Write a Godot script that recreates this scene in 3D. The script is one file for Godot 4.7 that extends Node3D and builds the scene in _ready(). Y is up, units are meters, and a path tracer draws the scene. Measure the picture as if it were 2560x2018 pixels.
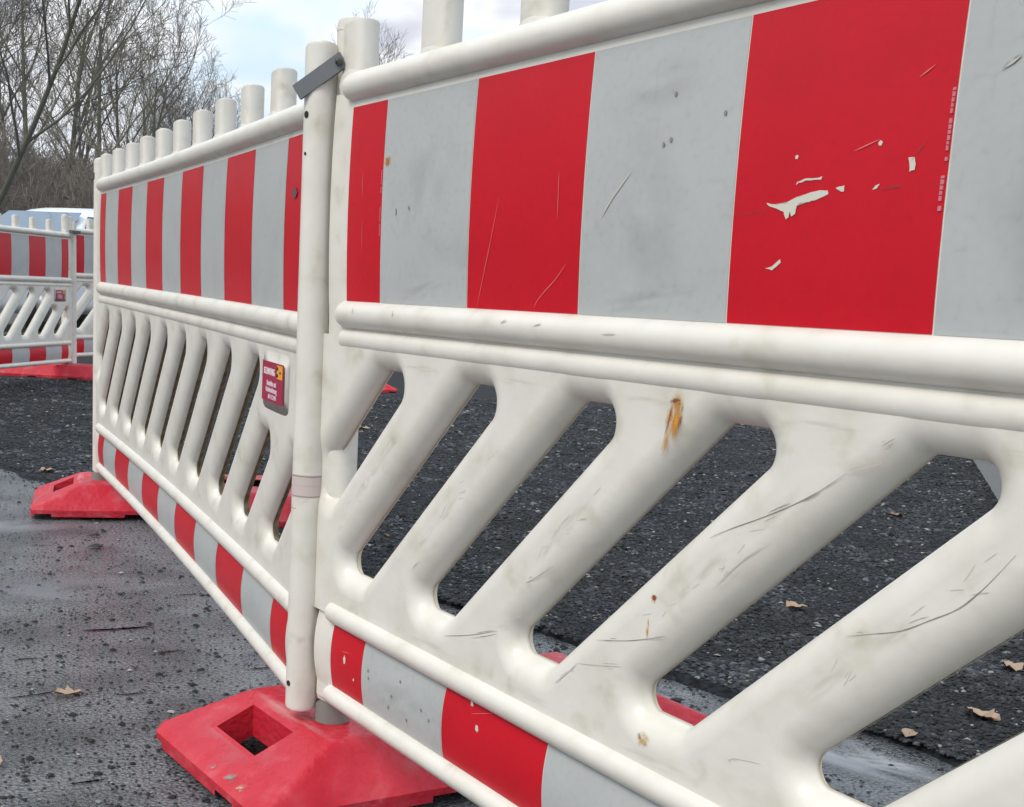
extends Node3D

const CAM_H := 0.727
const W := 0.22            # width of one stripe and spacing of slats and pickets
var rng := RandomNumberGenerator.new()
var M := {}
var taken := {}


func V2(x: float, y: float) -> Vector2:
	return Vector2(x, y)


func _ready() -> void:
	rng.seed = 7
	_camera_and_light()
	_materials()
	_setting()
	_fences()
	_bases()
	_small_things()
	_car()
	_trees()


# ------------------------------------------------------------------ camera, sky, sun
func _camera_and_light() -> void:
	var cam := Camera3D.new()
	cam.name = "camera"
	cam.projection = Camera3D.PROJECTION_FRUSTUM
	cam.keep_aspect = Camera3D.KEEP_HEIGHT
	cam.near = 0.05
	cam.far = 600.0
	cam.size = 0.05 * 2018.0 / 3318.36
	cam.frustum_offset = Vector2(0.05 * (1280.0 - 1111.1) / 3318.36, 0.05 * (1369.8 - 1009.0) / 3318.36)
	cam.transform = Transform3D(Basis(
		Vector3(0.9984155735780514, 0.05524270389942251, -0.010704489837976176),
		Vector3(-0.05627026245549781, 0.9801833773809869, -0.18993210436677457),
		Vector3(0.0, 0.19023351537487468, 0.9817388703866815)), Vector3(0, CAM_H, 0))
	add_child(cam)
	cam.current = true

	var n1 := FastNoiseLite.new()
	n1.seed = 11; n1.frequency = 1.5; n1.fractal_octaves = 5
	var n2 := FastNoiseLite.new()
	n2.seed = 23; n2.frequency = 4.2; n2.fractal_octaves = 5
	var im := Image.create(1536, 768, false, Image.FORMAT_RGBF)
	for y in 768:
		var el := (0.5 - (y + 0.5) / 768.0) * PI
		for x in 1536:
			var az := (x + 0.5) / 1536.0 * TAU
			var d := Vector3(sin(az) * cos(el), sin(el), -cos(az) * cos(el))
			var c := Color(1.0, 1.0, 1.02)
			if el > -0.02:
				var flat := d / (0.32 + maxf(d.y, 0.0))
				var a := n1.get_noise_3d(flat.x * 0.9, 3.0, flat.z * 0.9)
				var b := n2.get_noise_3d(flat.x * 0.9 + 0.4 * a, 9.0, flat.z * 1.3)
				var cloud := smoothstep(-0.30, 0.12, a + 0.55 * b)       # 0 where the blue shows
				var thick := smoothstep(-0.05, 0.32, b + 0.25 * a)
				var white := Color(0.86, 0.87, 0.90)
				var grey := Color(0.50, 0.52, 0.60)
				var blue := Color(0.59, 0.74, 0.86)
				c = blue.lerp(white.lerp(grey, thick * 0.85), cloud)
				var up := 0.90 + 0.56 * clampf(d.y, 0.0, 1.0)
				c = Color(c.r * up, c.g * up, c.b * up)
			else:
				c = Color(0.25, 0.24, 0.23)
			im.set_pixel(x, y, c)
	var sky_m := PanoramaSkyMaterial.new()
	sky_m.panorama = ImageTexture.create_from_image(im)
	var sky := Sky.new()
	sky.sky_material = sky_m
	var env := Environment.new()
	env.background_mode = Environment.BG_SKY
	env.sky = sky
	env.background_energy_multiplier = 1.0
	env.tonemap_mode = Environment.TONE_MAPPER_LINEAR
	env.tonemap_exposure = 1.3
	env.fog_enabled = true
	env.fog_density = 0.001
	env.fog_light_color = Color(0.86, 0.88, 0.92)
	env.sdfgi_enabled = true
	env.ssao_enabled = true
	env.ssil_enabled = true
	var we := WorldEnvironment.new()
	we.name = "world_environment"
	we.environment = env
	add_child(we)

	var sun := DirectionalLight3D.new()
	sun.name = "sun"
	sun.light_energy = 0.52
	sun.light_color = Color(1.0, 0.97, 0.92)
	sun.light_angular_distance = 24.0
	sun.shadow_enabled = true
	add_child(sun)
	sun.look_at_from_position(Vector3.ZERO, Vector3(0.5, -0.75, -0.45))


# ------------------------------------------------------------------ materials
func noise_tex(kind: int, freq: float, size: int, ramp: Array, octaves := 4, sd := 1, normal := false, bump := 4.0) -> NoiseTexture2D:
	var n := FastNoiseLite.new()
	n.noise_type = kind
	n.frequency = freq
	n.seed = sd
	n.fractal_octaves = octaves
	if kind == FastNoiseLite.TYPE_CELLULAR:
		n.cellular_return_type = FastNoiseLite.RETURN_DISTANCE
		n.fractal_type = FastNoiseLite.FRACTAL_NONE
		n.cellular_jitter = 1.0
	var t := NoiseTexture2D.new()
	t.width = size; t.height = size
	t.seamless = true
	t.invert = normal and kind == FastNoiseLite.TYPE_CELLULAR
	t.noise = n
	if normal:
		t.as_normal_map = true
		t.bump_strength = bump
	elif ramp:
		var g := Gradient.new()
		g.offsets = PackedFloat32Array()
		var offs := PackedFloat32Array()
		var cols := PackedColorArray()
		for e in ramp:
			offs.append(e[0]); cols.append(e[1])
		g.offsets = offs
		g.colors = cols
		t.color_ramp = g
	return t


func lin(r: float, g: float, b: float) -> Color:
	return Color(r, g, b).linear_to_srgb()


func mat(col: Color, rough := 0.5, metal := 0.0) -> StandardMaterial3D:
	var m := StandardMaterial3D.new()
	m.albedo_color = col
	m.roughness = rough
	m.metallic = metal
	return m


func triplanar(m: StandardMaterial3D, scale: float, world := true) -> void:
	m.uv1_triplanar = true
	m.uv1_world_triplanar = world
	m.uv1_scale = Vector3.ONE * scale


func detail(m: StandardMaterial3D, t: Texture2D, scale: float) -> void:
	m.detail_enabled = true
	m.detail_albedo = t
	m.detail_blend_mode = BaseMaterial3D.BLEND_MODE_MUL
	m.detail_uv_layer = BaseMaterial3D.DETAIL_UV_2
	m.uv2_triplanar = true
	m.uv2_world_triplanar = true
	m.uv2_scale = Vector3.ONE * scale


func grey(v: float) -> Color:
	return Color(v, v, v)


func _materials() -> void:
	var SM := FastNoiseLite.TYPE_SIMPLEX_SMOOTH
	var CE := FastNoiseLite.TYPE_CELLULAR
	# white moulded plastic: slightly dirty, slightly yellowed
	var stain := noise_tex(SM, 0.012, 512, [[0.0, Color(0.89, 0.875, 0.84)], [0.34, Color(0.945, 0.94, 0.92)], [0.55, Color(0.96, 0.955, 0.94)], [1.0, Color(0.97, 0.967, 0.955)]], 6, 5)
	var grime := noise_tex(SM, 0.02, 512, [[0.0, Color(0.82, 0.80, 0.75)], [0.20, Color(0.94, 0.93, 0.91)], [0.28, Color(0.985, 0.982, 0.975)], [0.5, Color.WHITE], [1.0, Color.WHITE]], 7, 9)
	var fine_n := noise_tex(SM, 0.06, 512, [], 4, 3, true, 1.2)
	var w := mat(lin(0.772, 0.746, 0.702), 0.37)
	w.albedo_texture = stain
	w.normal_enabled = true
	w.normal_texture = fine_n
	w.normal_scale = 0.20
	triplanar(w, 1.7, true)
	detail(w, grime, 1.15)
	M.white = w
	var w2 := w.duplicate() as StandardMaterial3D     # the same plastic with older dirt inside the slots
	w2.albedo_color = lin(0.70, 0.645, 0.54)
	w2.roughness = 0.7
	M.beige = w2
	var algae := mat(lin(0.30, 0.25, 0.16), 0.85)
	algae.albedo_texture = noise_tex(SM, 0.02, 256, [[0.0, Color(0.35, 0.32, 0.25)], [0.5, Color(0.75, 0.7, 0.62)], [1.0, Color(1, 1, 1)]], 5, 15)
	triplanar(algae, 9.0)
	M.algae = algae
	# reflective film
	var film_n := noise_tex(SM, 0.012, 512, [[0.0, grey(0.92)], [0.3, grey(0.97)], [0.55, grey(0.985)], [1.0, grey(1.0)]], 6, 21)
	var bead := noise_tex(CE, 0.085, 512, [[0.0, grey(1.0)], [0.6, grey(0.985)], [0.85, grey(0.94)], [1.0, grey(0.90)]], 1, 22)
	var r := mat(lin(0.56, 0.008, 0.019), 0.32)
	r.metallic_specular = 0.32
	r.albedo_texture = film_n
	triplanar(r, 1.3)
	detail(r, bead, 3.2)
	M.red_film = r
	var gf := mat(lin(0.455, 0.466, 0.462), 0.32)
	gf.metallic_specular = 0.32
	gf.albedo_texture = film_n
	triplanar(gf, 1.3)
	detail(gf, bead, 3.2)
	M.grey_film = gf
	# red recycled plastic of the feet, chalked on top
	var red := mat(Color.WHITE, 0.42)
	red.metallic_specular = 0.36
	red.albedo_texture = noise_tex(SM, 0.012, 512, [[0.0, lin(0.42, 0.010, 0.022)], [0.48, lin(0.49, 0.018, 0.034)], [0.66, lin(0.50, 0.026, 0.043)], [0.80, lin(0.53, 0.055, 0.072)], [1.0, lin(0.58, 0.12, 0.13)]], 6, 31)
	red.normal_enabled = true
	red.normal_texture = noise_tex(SM, 0.05, 512, [], 5, 33, true, 5.0)
	red.normal_scale = 0.5
	triplanar(red, 2.4)
	M.red_plastic = red
	var pink := mat(lin(0.62, 0.20, 0.22), 0.75)
	M.chalk = pink
	M.steel = mat(lin(0.16, 0.165, 0.175), 0.55, 0.35)
	M.dark_steel = mat(lin(0.09, 0.09, 0.09), 0.6, 0.3)
	M.hole = mat(lin(0.012, 0.012, 0.012), 0.9)
	M.grey_plug = mat(lin(0.20, 0.20, 0.18), 0.75)
	M.rust = mat(lin(0.40, 0.15, 0.025), 0.85)
	M.rust_dark = mat(lin(0.22, 0.06, 0.012), 0.85)
	M.rust_pale = mat(lin(0.62, 0.47, 0.27), 0.8)
	for e in [["soft", 0.8], ["wet_sheen_soft", 0.07]]:
		var so := mat(Color.WHITE, e[1])
		so.vertex_color_use_as_albedo = true
		so.transparency = BaseMaterial3D.TRANSPARENCY_ALPHA
		M[e[0]] = so
	M.wet_sheen_soft.roughness = 0.28
	M.scuff = mat(lin(0.24, 0.225, 0.20), 0.75)
	M.scuff_pale = mat(lin(0.50, 0.475, 0.42), 0.7)
	M.smudge = mat(lin(0.16, 0.05, 0.06), 0.7)
	M.chip = mat(lin(0.60, 0.565, 0.49), 0.6)
	M.pink_scratch = mat(lin(0.66, 0.16, 0.15), 0.5)
	M.print = mat(lin(0.56, 0.16, 0.19), 0.5)
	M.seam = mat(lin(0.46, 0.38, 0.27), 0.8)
	M.tape = mat(lin(0.55, 0.45, 0.43), 0.6)
	M.sticker = mat(lin(0.34, 0.012, 0.055), 0.4)
	M.sticker_orange = mat(lin(0.78, 0.36, 0.02), 0.4)
	M.sticker_white = mat(lin(0.80, 0.72, 0.73), 0.5)
	M.ink = mat(lin(0.02, 0.015, 0.015), 0.5)
	# worn wet asphalt and fresh coarse tarmac
	var spots := noise_tex(SM, 0.010, 1024, [[0.0, grey(0.62)], [0.42, grey(0.82)], [0.6, grey(0.95)], [1.0, grey(1.0)]], 6, 41)
	var a := mat(Color.WHITE, 0.19)
	a.albedo_texture = noise_tex(CE, 0.10, 1024, [[0.0, lin(0.23, 0.234, 0.245)], [0.35, lin(0.145, 0.148, 0.156)], [0.7, lin(0.060, 0.062, 0.066)], [1.0, lin(0.022, 0.023, 0.025)]], 1, 43)
	a.normal_enabled = true
	a.normal_texture = noise_tex(SM, 0.085, 1024, [], 4, 44, true, 9.0)
	a.normal_scale = 0.55
	triplanar(a, 1.35)
	detail(a, spots, 0.31)
	M.asphalt = a
	var clumps := noise_tex(SM, 0.03, 1024, [[0.0, grey(0.40)], [0.42, grey(0.62)], [0.58, grey(0.92)], [1.0, grey(1.0)]], 5, 45)
	var t := mat(Color.WHITE, 0.75)
	t.metallic_specular = 0.35
	t.albedo_texture = noise_tex(CE, 0.06, 1024, [[0.0, lin(0.036, 0.038, 0.046)], [0.4, lin(0.014, 0.015, 0.019)], [0.75, lin(0.005, 0.005, 0.006)], [1.0, lin(0.003, 0.003, 0.004)]], 1, 47)
	t.normal_enabled = true
	t.normal_texture = noise_tex(CE, 0.06, 1024, [], 1, 47, true, 14.0)
	t.normal_scale = 1.0
	triplanar(t, 1.25)
	detail(t, clumps, 1.1)
	M.tarmac = t
	var st := mat(Color.WHITE, 0.58)
	st.metallic_specular = 0.40
	st.vertex_color_use_as_albedo = true
	M.stone = st
	M.tar_chip = mat(lin(0.010, 0.010, 0.011), 0.6)
	var gr := mat(Color.WHITE, 0.7)
	gr.albedo_texture = noise_tex(SM, 0.12, 512, [[0.0, lin(0.16, 0.165, 0.17)], [0.5, lin(0.30, 0.305, 0.31)], [1.0, lin(0.42, 0.42, 0.42)]], 3, 51)
	triplanar(gr, 3.0)
	M.granite = gr
	var earth := mat(Color.WHITE, 0.95)
	earth.albedo_texture = noise_tex(SM, 0.03, 512, [[0.0, lin(0.08, 0.065, 0.05)], [0.5, lin(0.15, 0.125, 0.10)], [1.0, lin(0.21, 0.18, 0.145)]], 5, 53)
	triplanar(earth, 0.2)
	M.earth = earth
	M.leaf = mat(lin(0.33, 0.235, 0.165), 0.8)
	M.leaf_dark = mat(lin(0.20, 0.13, 0.085), 0.8)
	for k in ["leaf", "leaf_dark"]:
		M[k].cull_mode = BaseMaterial3D.CULL_DISABLED
	var bark := mat(Color.WHITE, 0.9)
	bark.vertex_color_use_as_albedo = true
	M.bark = bark
	M.car_paint = mat(lin(0.74, 0.76, 0.80), 0.25)
	M.car_paint.clearcoat_enabled = true
	M.car_screen = mat(lin(0.14, 0.18, 0.24), 0.06)
	M.car_glass = mat(lin(0.03, 0.05, 0.10), 0.08)
	M.car_dark = mat(lin(0.02, 0.02, 0.022), 0.6)
	M.car_rim = mat(lin(0.45, 0.45, 0.46), 0.35, 0.7)
	M.car_lamp = mat(lin(0.6, 0.62, 0.65), 0.1)


# ------------------------------------------------------------------ helpers
func mesh_node(called: String, mesh: Mesh, m: Material, parent: Node) -> MeshInstance3D:
	var o := MeshInstance3D.new()
	o.name = called
	o.mesh = mesh
	if m:
		o.material_override = m
	parent.add_child(o, true)
	return o


func top_name(called: String) -> String:
	if not taken.has(called):
		taken[called] = 0
		return called
	taken[called] += 1
	return "%s_%03d" % [called, taken[called]]


func thing(called: String, label: String, category: String, at := Vector3.ZERO, turn := 0.0, group := "") -> Node3D:
	var o := Node3D.new()
	o.name = top_name(called)
	add_child(o)
	o.position = at
	o.rotation.y = turn
	tag(o, label, category, group)
	return o


func tag(o: Node, label: String, category: String, group := "", kind := "") -> void:
	if label: o.set_meta("label", label)
	if category: o.set_meta("category", category)
	if group: o.set_meta("group", group)
	if kind: o.set_meta("kind", kind)


# triangle buffer with normals (front faces clockwise)
class Buf:
	var v := PackedVector3Array()
	var n := PackedVector3Array()
	var c := PackedColorArray()
	var i := PackedInt32Array()

	func quad(p: Array, q: Array) -> void:     # four corners (anticlockwise seen from outside) and their normals
		var k := v.size()
		for a in 4:
			v.append(p[a]); n.append(q[a])
		i.append_array(PackedInt32Array([k, k + 3, k + 2, k, k + 2, k + 1]))

	func tri(a: Vector3, b: Vector3, d: Vector3) -> void:   # anticlockwise seen from outside, flat
		var m := (b - a).cross(d - a).normalized()
		var k := v.size()
		for x in [a, b, d]:
			v.append(x); n.append(m)
		i.append_array(PackedInt32Array([k, k + 2, k + 1]))

	func flat(a: Vector3, b: Vector3, d: Vector3, e: Vector3) -> void:
		var m := (b - a).cross(e - a).normalized()
		quad([a, b, d, e], [m, m, m, m])

	func box(a: Vector3, b: Vector3) -> void:
		var x0 := a.x; var y0 := a.y; var z0 := a.z
		var x1 := b.x; var y1 := b.y; var z1 := b.z
		flat(Vector3(x0, y0, z1), Vector3(x1, y0, z1), Vector3(x1, y1, z1), Vector3(x0, y1, z1))
		flat(Vector3(x1, y0, z0), Vector3(x0, y0, z0), Vector3(x0, y1, z0), Vector3(x1, y1, z0))
		flat(Vector3(x1, y0, z1), Vector3(x1, y0, z0), Vector3(x1, y1, z0), Vector3(x1, y1, z1))
		flat(Vector3(x0, y0, z0), Vector3(x0, y0, z1), Vector3(x0, y1, z1), Vector3(x0, y1, z0))
		flat(Vector3(x0, y1, z1), Vector3(x1, y1, z1), Vector3(x1, y1, z0), Vector3(x0, y1, z0))
		flat(Vector3(x0, y0, z0), Vector3(x1, y0, z0), Vector3(x1, y0, z1), Vector3(x0, y0, z1))

	func warp(f: Callable) -> void:
		for k in v.size():
			v[k] = f.call(v[k])

	func add_to(mesh: ArrayMesh, m: Material = null) -> ArrayMesh:
		if v.is_empty():
			return mesh
		var a := []
		a.resize(Mesh.ARRAY_MAX)
		a[Mesh.ARRAY_VERTEX] = v
		a[Mesh.ARRAY_NORMAL] = n
		a[Mesh.ARRAY_INDEX] = i
		if c.size() == v.size():
			a[Mesh.ARRAY_COLOR] = c
		mesh.add_surface_from_arrays(Mesh.PRIMITIVE_TRIANGLES, a)
		if m:
			mesh.surface_set_material(mesh.get_surface_count() - 1, m)
		return mesh

	func mesh() -> ArrayMesh:
		return add_to(ArrayMesh.new())


# a grid of points as a smooth sheet; rows of equal length, u to the right, v upwards seen from outside
func sheet(rows: Array, into: Buf) -> void:
	var nj := rows.size()
	var ni: int = rows[0].size()
	var nr := []
	for j in nj:
		var row := PackedVector3Array()
		for k in ni:
			var a: Vector3 = rows[j][mini(k + 1, ni - 1)] - rows[j][maxi(k - 1, 0)]
			var b: Vector3 = rows[mini(j + 1, nj - 1)][k] - rows[maxi(j - 1, 0)][k]
			row.append(a.cross(b).normalized())
		nr.append(row)
	for j in nj - 1:
		for k in ni - 1:
			into.quad([rows[j][k], rows[j][k + 1], rows[j + 1][k + 1], rows[j + 1][k]], [nr[j][k], nr[j][k + 1], nr[j + 1][k + 1], nr[j + 1][k]])


# lathe along an axis: profile is a list of (distance along, radius factor)
func tube(into: Buf, a: Vector3, b: Vector3, side: Vector3, ra: float, rb: float, sides := 14, parts := 10, cap := 0.6, power := 2.0) -> void:
	var ax := (b - a)
	var length := ax.length()
	ax /= length
	var s1 := (side - ax * side.dot(ax)).normalized()
	var s2 := ax.cross(s1)
	var capl := cap * maxf(ra, rb)
	var prof := []
	if cap > 0.0:
		for k in 5:
			var t := k / 4.0 * PI / 2
			prof.append([capl * (1 - cos(t)), sin(t)])
	else:
		prof.append([0.0, 1.0])
	for k in range(1, parts):
		prof.append([capl + (length - 2 * capl) * k / parts, 1.0])
	if cap > 0.0:
		for k in range(4, -1, -1):
			var t := k / 4.0 * PI / 2
			prof.append([length - capl * (1 - cos(t)), sin(t)])
	else:
		prof.append([length, 1.0])
	var ring := []
	for j in sides + 1:
		var t := TAU * j / sides
		var cx := signf(cos(t)) * pow(absf(cos(t)), 2.0 / power)
		var sx := signf(sin(t)) * pow(absf(sin(t)), 2.0 / power)
		var nx := signf(cos(t)) * pow(absf(cos(t)), 2.0 - 2.0 / power) / ra
		var ny := signf(sin(t)) * pow(absf(sin(t)), 2.0 - 2.0 / power) / rb
		ring.append([s1 * (cx * ra) + s2 * (sx * rb), (s1 * nx + s2 * ny).normalized()])
	for k in prof.size() - 1:
		var p: Array = prof[k]
		var q: Array = prof[k + 1]
		var tp: float = 0.0 if p[1] >= 0.999 else (1.0 - p[1]) * (-1.0 if p[0] < length / 2 else 1.0) * 1.3
		var tq: float = 0.0 if q[1] >= 0.999 else (1.0 - q[1]) * (-1.0 if q[0] < length / 2 else 1.0) * 1.3
		for j in sides:
			var e0: Array = ring[j]
			var e1: Array = ring[j + 1]
			into.quad([a + ax * p[0] + e0[0] * p[1], a + ax * p[0] + e1[0] * p[1], a + ax * q[0] + e1[0] * q[1], a + ax * q[0] + e0[0] * q[1]],
				[(e0[1] + ax * tp).normalized(), (e1[1] + ax * tp).normalized(), (e1[1] + ax * tq).normalized(), (e0[1] + ax * tq).normalized()])
	if cap <= 0.0:
		for j in sides:
			into.tri(a, a + ring[j + 1][0], a + ring[j][0])
			into.tri(b, b + ring[j][0], b + ring[j + 1][0])


# ------------------------------------------------------------------ the barrier
# x along the fence, y up, z towards the side with the film; y = 0 is the lower edge of the lower film
const TB := 0.015           # the back half is shallower
const FA := 0.030           # reach of the rounding of a slot, in the plane
const SLOPE := Vector2(0.7580, 0.6523)
const WEB_LO := 0.100
const WEB_HI := 0.490


func clip(poly: PackedVector2Array, n: Vector2, c: float) -> PackedVector2Array:
	var out := PackedVector2Array()
	for k in poly.size():
		var a := poly[k]
		var b := poly[(k + 1) % poly.size()]
		var da := n.dot(a) - c
		var db := n.dot(b) - c
		if da <= 0: out.append(a)
		if (da < 0 and db > 0) or (da > 0 and db < 0):
			out.append(a + (b - a) * (da / (da - db)))
	return out


func box2(a: Vector2, b: Vector2) -> PackedVector2Array:
	return PackedVector2Array([a, Vector2(b.x, a.y), b, Vector2(a.x, b.y)])


# ring of (point, outward normal) for the slot outline: a convex core grown by r
func slot_ring(k: int) -> Array:
	var r := 0.017
	var off := Vector2(W * k, 0)
	var n := Vector2(SLOPE.y, -SLOPE.x)
	var pr := Vector2(0.509, 0.432) + off
	var ws := 0.094
	var core := box2(Vector2(-1, -1), Vector2(4, 2))
	core = clip(core, n, n.dot(pr) - r)
	core = clip(core, -n, -n.dot(pr - Vector2(ws, 0)) - r)
	core = clip(core, Vector2(0, 1), 0.450 - r)
	core = clip(core, Vector2(0, -1), -0.166 - r)
	core = clip(core, Vector2(1, 0), 0.510 + off.x - r)
	core = clip(core, Vector2(-1, 0), -(0.116 + off.x) - r)
	core = clip(core, Vector2(-1, 0), -(0.066 if k == -1 else 0.112) - r)
	core = clip(core, Vector2(1, 0), 2.300 - r)
	if k == 8:
		core = clip(core, Vector2(0, 1), 0.338 - r)
	var out := []
	var m := core.size()
	var clean := PackedVector2Array()
	for a in m:
		if core[a].distance_to(core[(a + 1) % m]) > 0.0004: clean.append(core[a])
	core = clean
	m = core.size()
	for a in m:
		var e0 := core[a] - core[(a + m - 1) % m]
		var e1 := core[(a + 1) % m] - core[a]
		var n0 := Vector2(e0.y, -e0.x).normalized()
		var n1 := Vector2(e1.y, -e1.x).normalized()
		var ang := n0.angle_to(n1)
		var steps := maxi(2, int(ceil(absf(ang) / 0.2)))
		for s in steps + 1:
			var nn := n0.rotated(ang * s / steps)
			out.append([core[a] + nn * r, nn])
		var parts := maxi(1, int(e1.length() / 0.05))
		for s in range(1, parts):
			out.append([core[a] + e1 * s / parts + n1 * r, n1])
	return out


func ray_out(c: Vector2, d: Vector2, poly: PackedVector2Array) -> Vector2:
	var best := 1e9
	for k in poly.size():
		var a := poly[k]
		var e := poly[(k + 1) % poly.size()] - a
		var den := d.cross(e)
		if absf(den) < 1e-9: continue
		var t := (a - c).cross(e) / den
		var s := (a - c).cross(d) / den
		if t > 0 and s > -1e-6 and s < 1 + 1e-6: best = minf(best, t)
	return c + d * best


func p3(p: Vector2, z: float) -> Vector3:
	return Vector3(p.x, p.y, z)


# the moulded web with its slots, one mesh for each slat
func make_slats(bow: Callable, inside: Material, T: float) -> Array:
	var Z_MID := 0.003 - T
	var front := []
	var back := []
	for k in 13:
		front.append(Buf.new()); back.append(Buf.new())
	var seam := Buf.new()
	for k in range(-1, 10):
		var ring := slot_ring(k)
		var c := Vector2.ZERO
		for e in ring: c += e[0]
		c /= ring.size()
		var n := Vector2(SLOPE.y, -SLOPE.x)
		var mid := Vector2(0.509 - 0.047 + W * k, 0.432)
		var cell := box2(Vector2(0.034, WEB_LO), Vector2(2.352, WEB_HI))
		if k < 9: cell = clip(cell, n, n.dot(mid + Vector2(W / 2, 0)))
		if k > -1: cell = clip(cell, -n, -n.dot(mid - Vector2(W / 2, 0)))
		var m := ring.size()
		var outer := PackedVector2Array()
		for e in ring:
			outer.append(ray_out(c, (e[0] + e[1] * FA - c).normalized(), cell))
		for corner in cell:
			var best := 0
			var bd := -2.0
			for a in m:
				var dd: float = (outer[a] - c).normalized().dot((corner - c).normalized())
				if dd > bd: bd = dd; best = a
			outer[best] = corner
		for a in m:
			var b := (a + 1) % m
			var e0: Array = ring[a]
			var e1: Array = ring[b]
			var which := k + 2 if (e0[1] + e1[1]).dot(n) > 0 else k + 1
			for face in 2:
				var sg := 1.0 if face == 0 else -1.0
				var bf: Buf = front[which] if face == 0 else back[which]
				var last := []
				for s in 8:
					var t := s / 7.0 * PI / 2
					var d := FA * (1 - cos(t))
					var th: float = T if face == 0 else TB
					var z := Z_MID + sg * th * sin(t)
					var q0 := p3(e0[0] + e0[1] * d, z)
					var q1 := p3(e1[0] + e1[1] * d, z)
					var m0 := Vector3(-e0[1].x * cos(t) / FA, -e0[1].y * cos(t) / FA, sg * sin(t) / th).normalized()
					var m1 := Vector3(-e1[1].x * cos(t) / FA, -e1[1].y * cos(t) / FA, sg * sin(t) / th).normalized()
					if s > 0:
						if face == 0: bf.quad([last[0], q0, q1, last[1]], [last[2], m0, m1, last[3]])
						else: bf.quad([last[1], q1, q0, last[0]], [last[3], m1, m0, last[2]])
					last = [q0, q1, m0, m1]
				var o0 := p3(outer[a], Z_MID + (T if face == 0 else -TB))
				var o1 := p3(outer[b], Z_MID + (T if face == 0 else -TB))
				var up := Vector3(0, 0, sg)
				if face == 0: bf.quad([last[0], o0, o1, last[1]], [up, up, up, up])
				else: bf.quad([last[1], o1, o0, last[0]], [up, up, up, up])
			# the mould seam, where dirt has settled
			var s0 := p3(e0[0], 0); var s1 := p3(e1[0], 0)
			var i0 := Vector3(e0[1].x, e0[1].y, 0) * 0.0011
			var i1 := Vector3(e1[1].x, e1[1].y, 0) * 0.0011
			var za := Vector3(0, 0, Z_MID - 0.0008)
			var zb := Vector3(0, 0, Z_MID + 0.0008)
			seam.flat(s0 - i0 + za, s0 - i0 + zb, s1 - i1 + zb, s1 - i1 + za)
	var out := []
	for k in 13:
		if front[k].v.is_empty(): continue
		front[k].warp(bow); back[k].warp(bow)
		var mesh := ArrayMesh.new()
		front[k].add_to(mesh, M.white)
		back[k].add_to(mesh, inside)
		out.append(mesh)
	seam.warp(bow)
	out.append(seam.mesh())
	return out


func bulged(u0: float, u1: float, v0: float, v1: float, z: float, bulge: float, vc: float, vh: float, nu: int) -> Buf:
	var rows := []
	for j in 13:
		var v := lerpf(v0, v1, j / 12.0)
		var row := []
		for k in nu + 1:
			row.append(Vector3(lerpf(u0, u1, float(k) / nu), v, z + bulge * maxf(-0.5, 1.0 - pow((v - vc) / vh, 2.0))))
		rows.append(row)
	var b := Buf.new()
	sheet(rows, b)
	return b


func bent(bow: float) -> Callable:
	return func(p: Vector3) -> Vector3:
		var s := (p.x / W - 0.5) / 10.0
		return p + Vector3(0, 0, bow * 4.0 * s * (1.0 - s))


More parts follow.
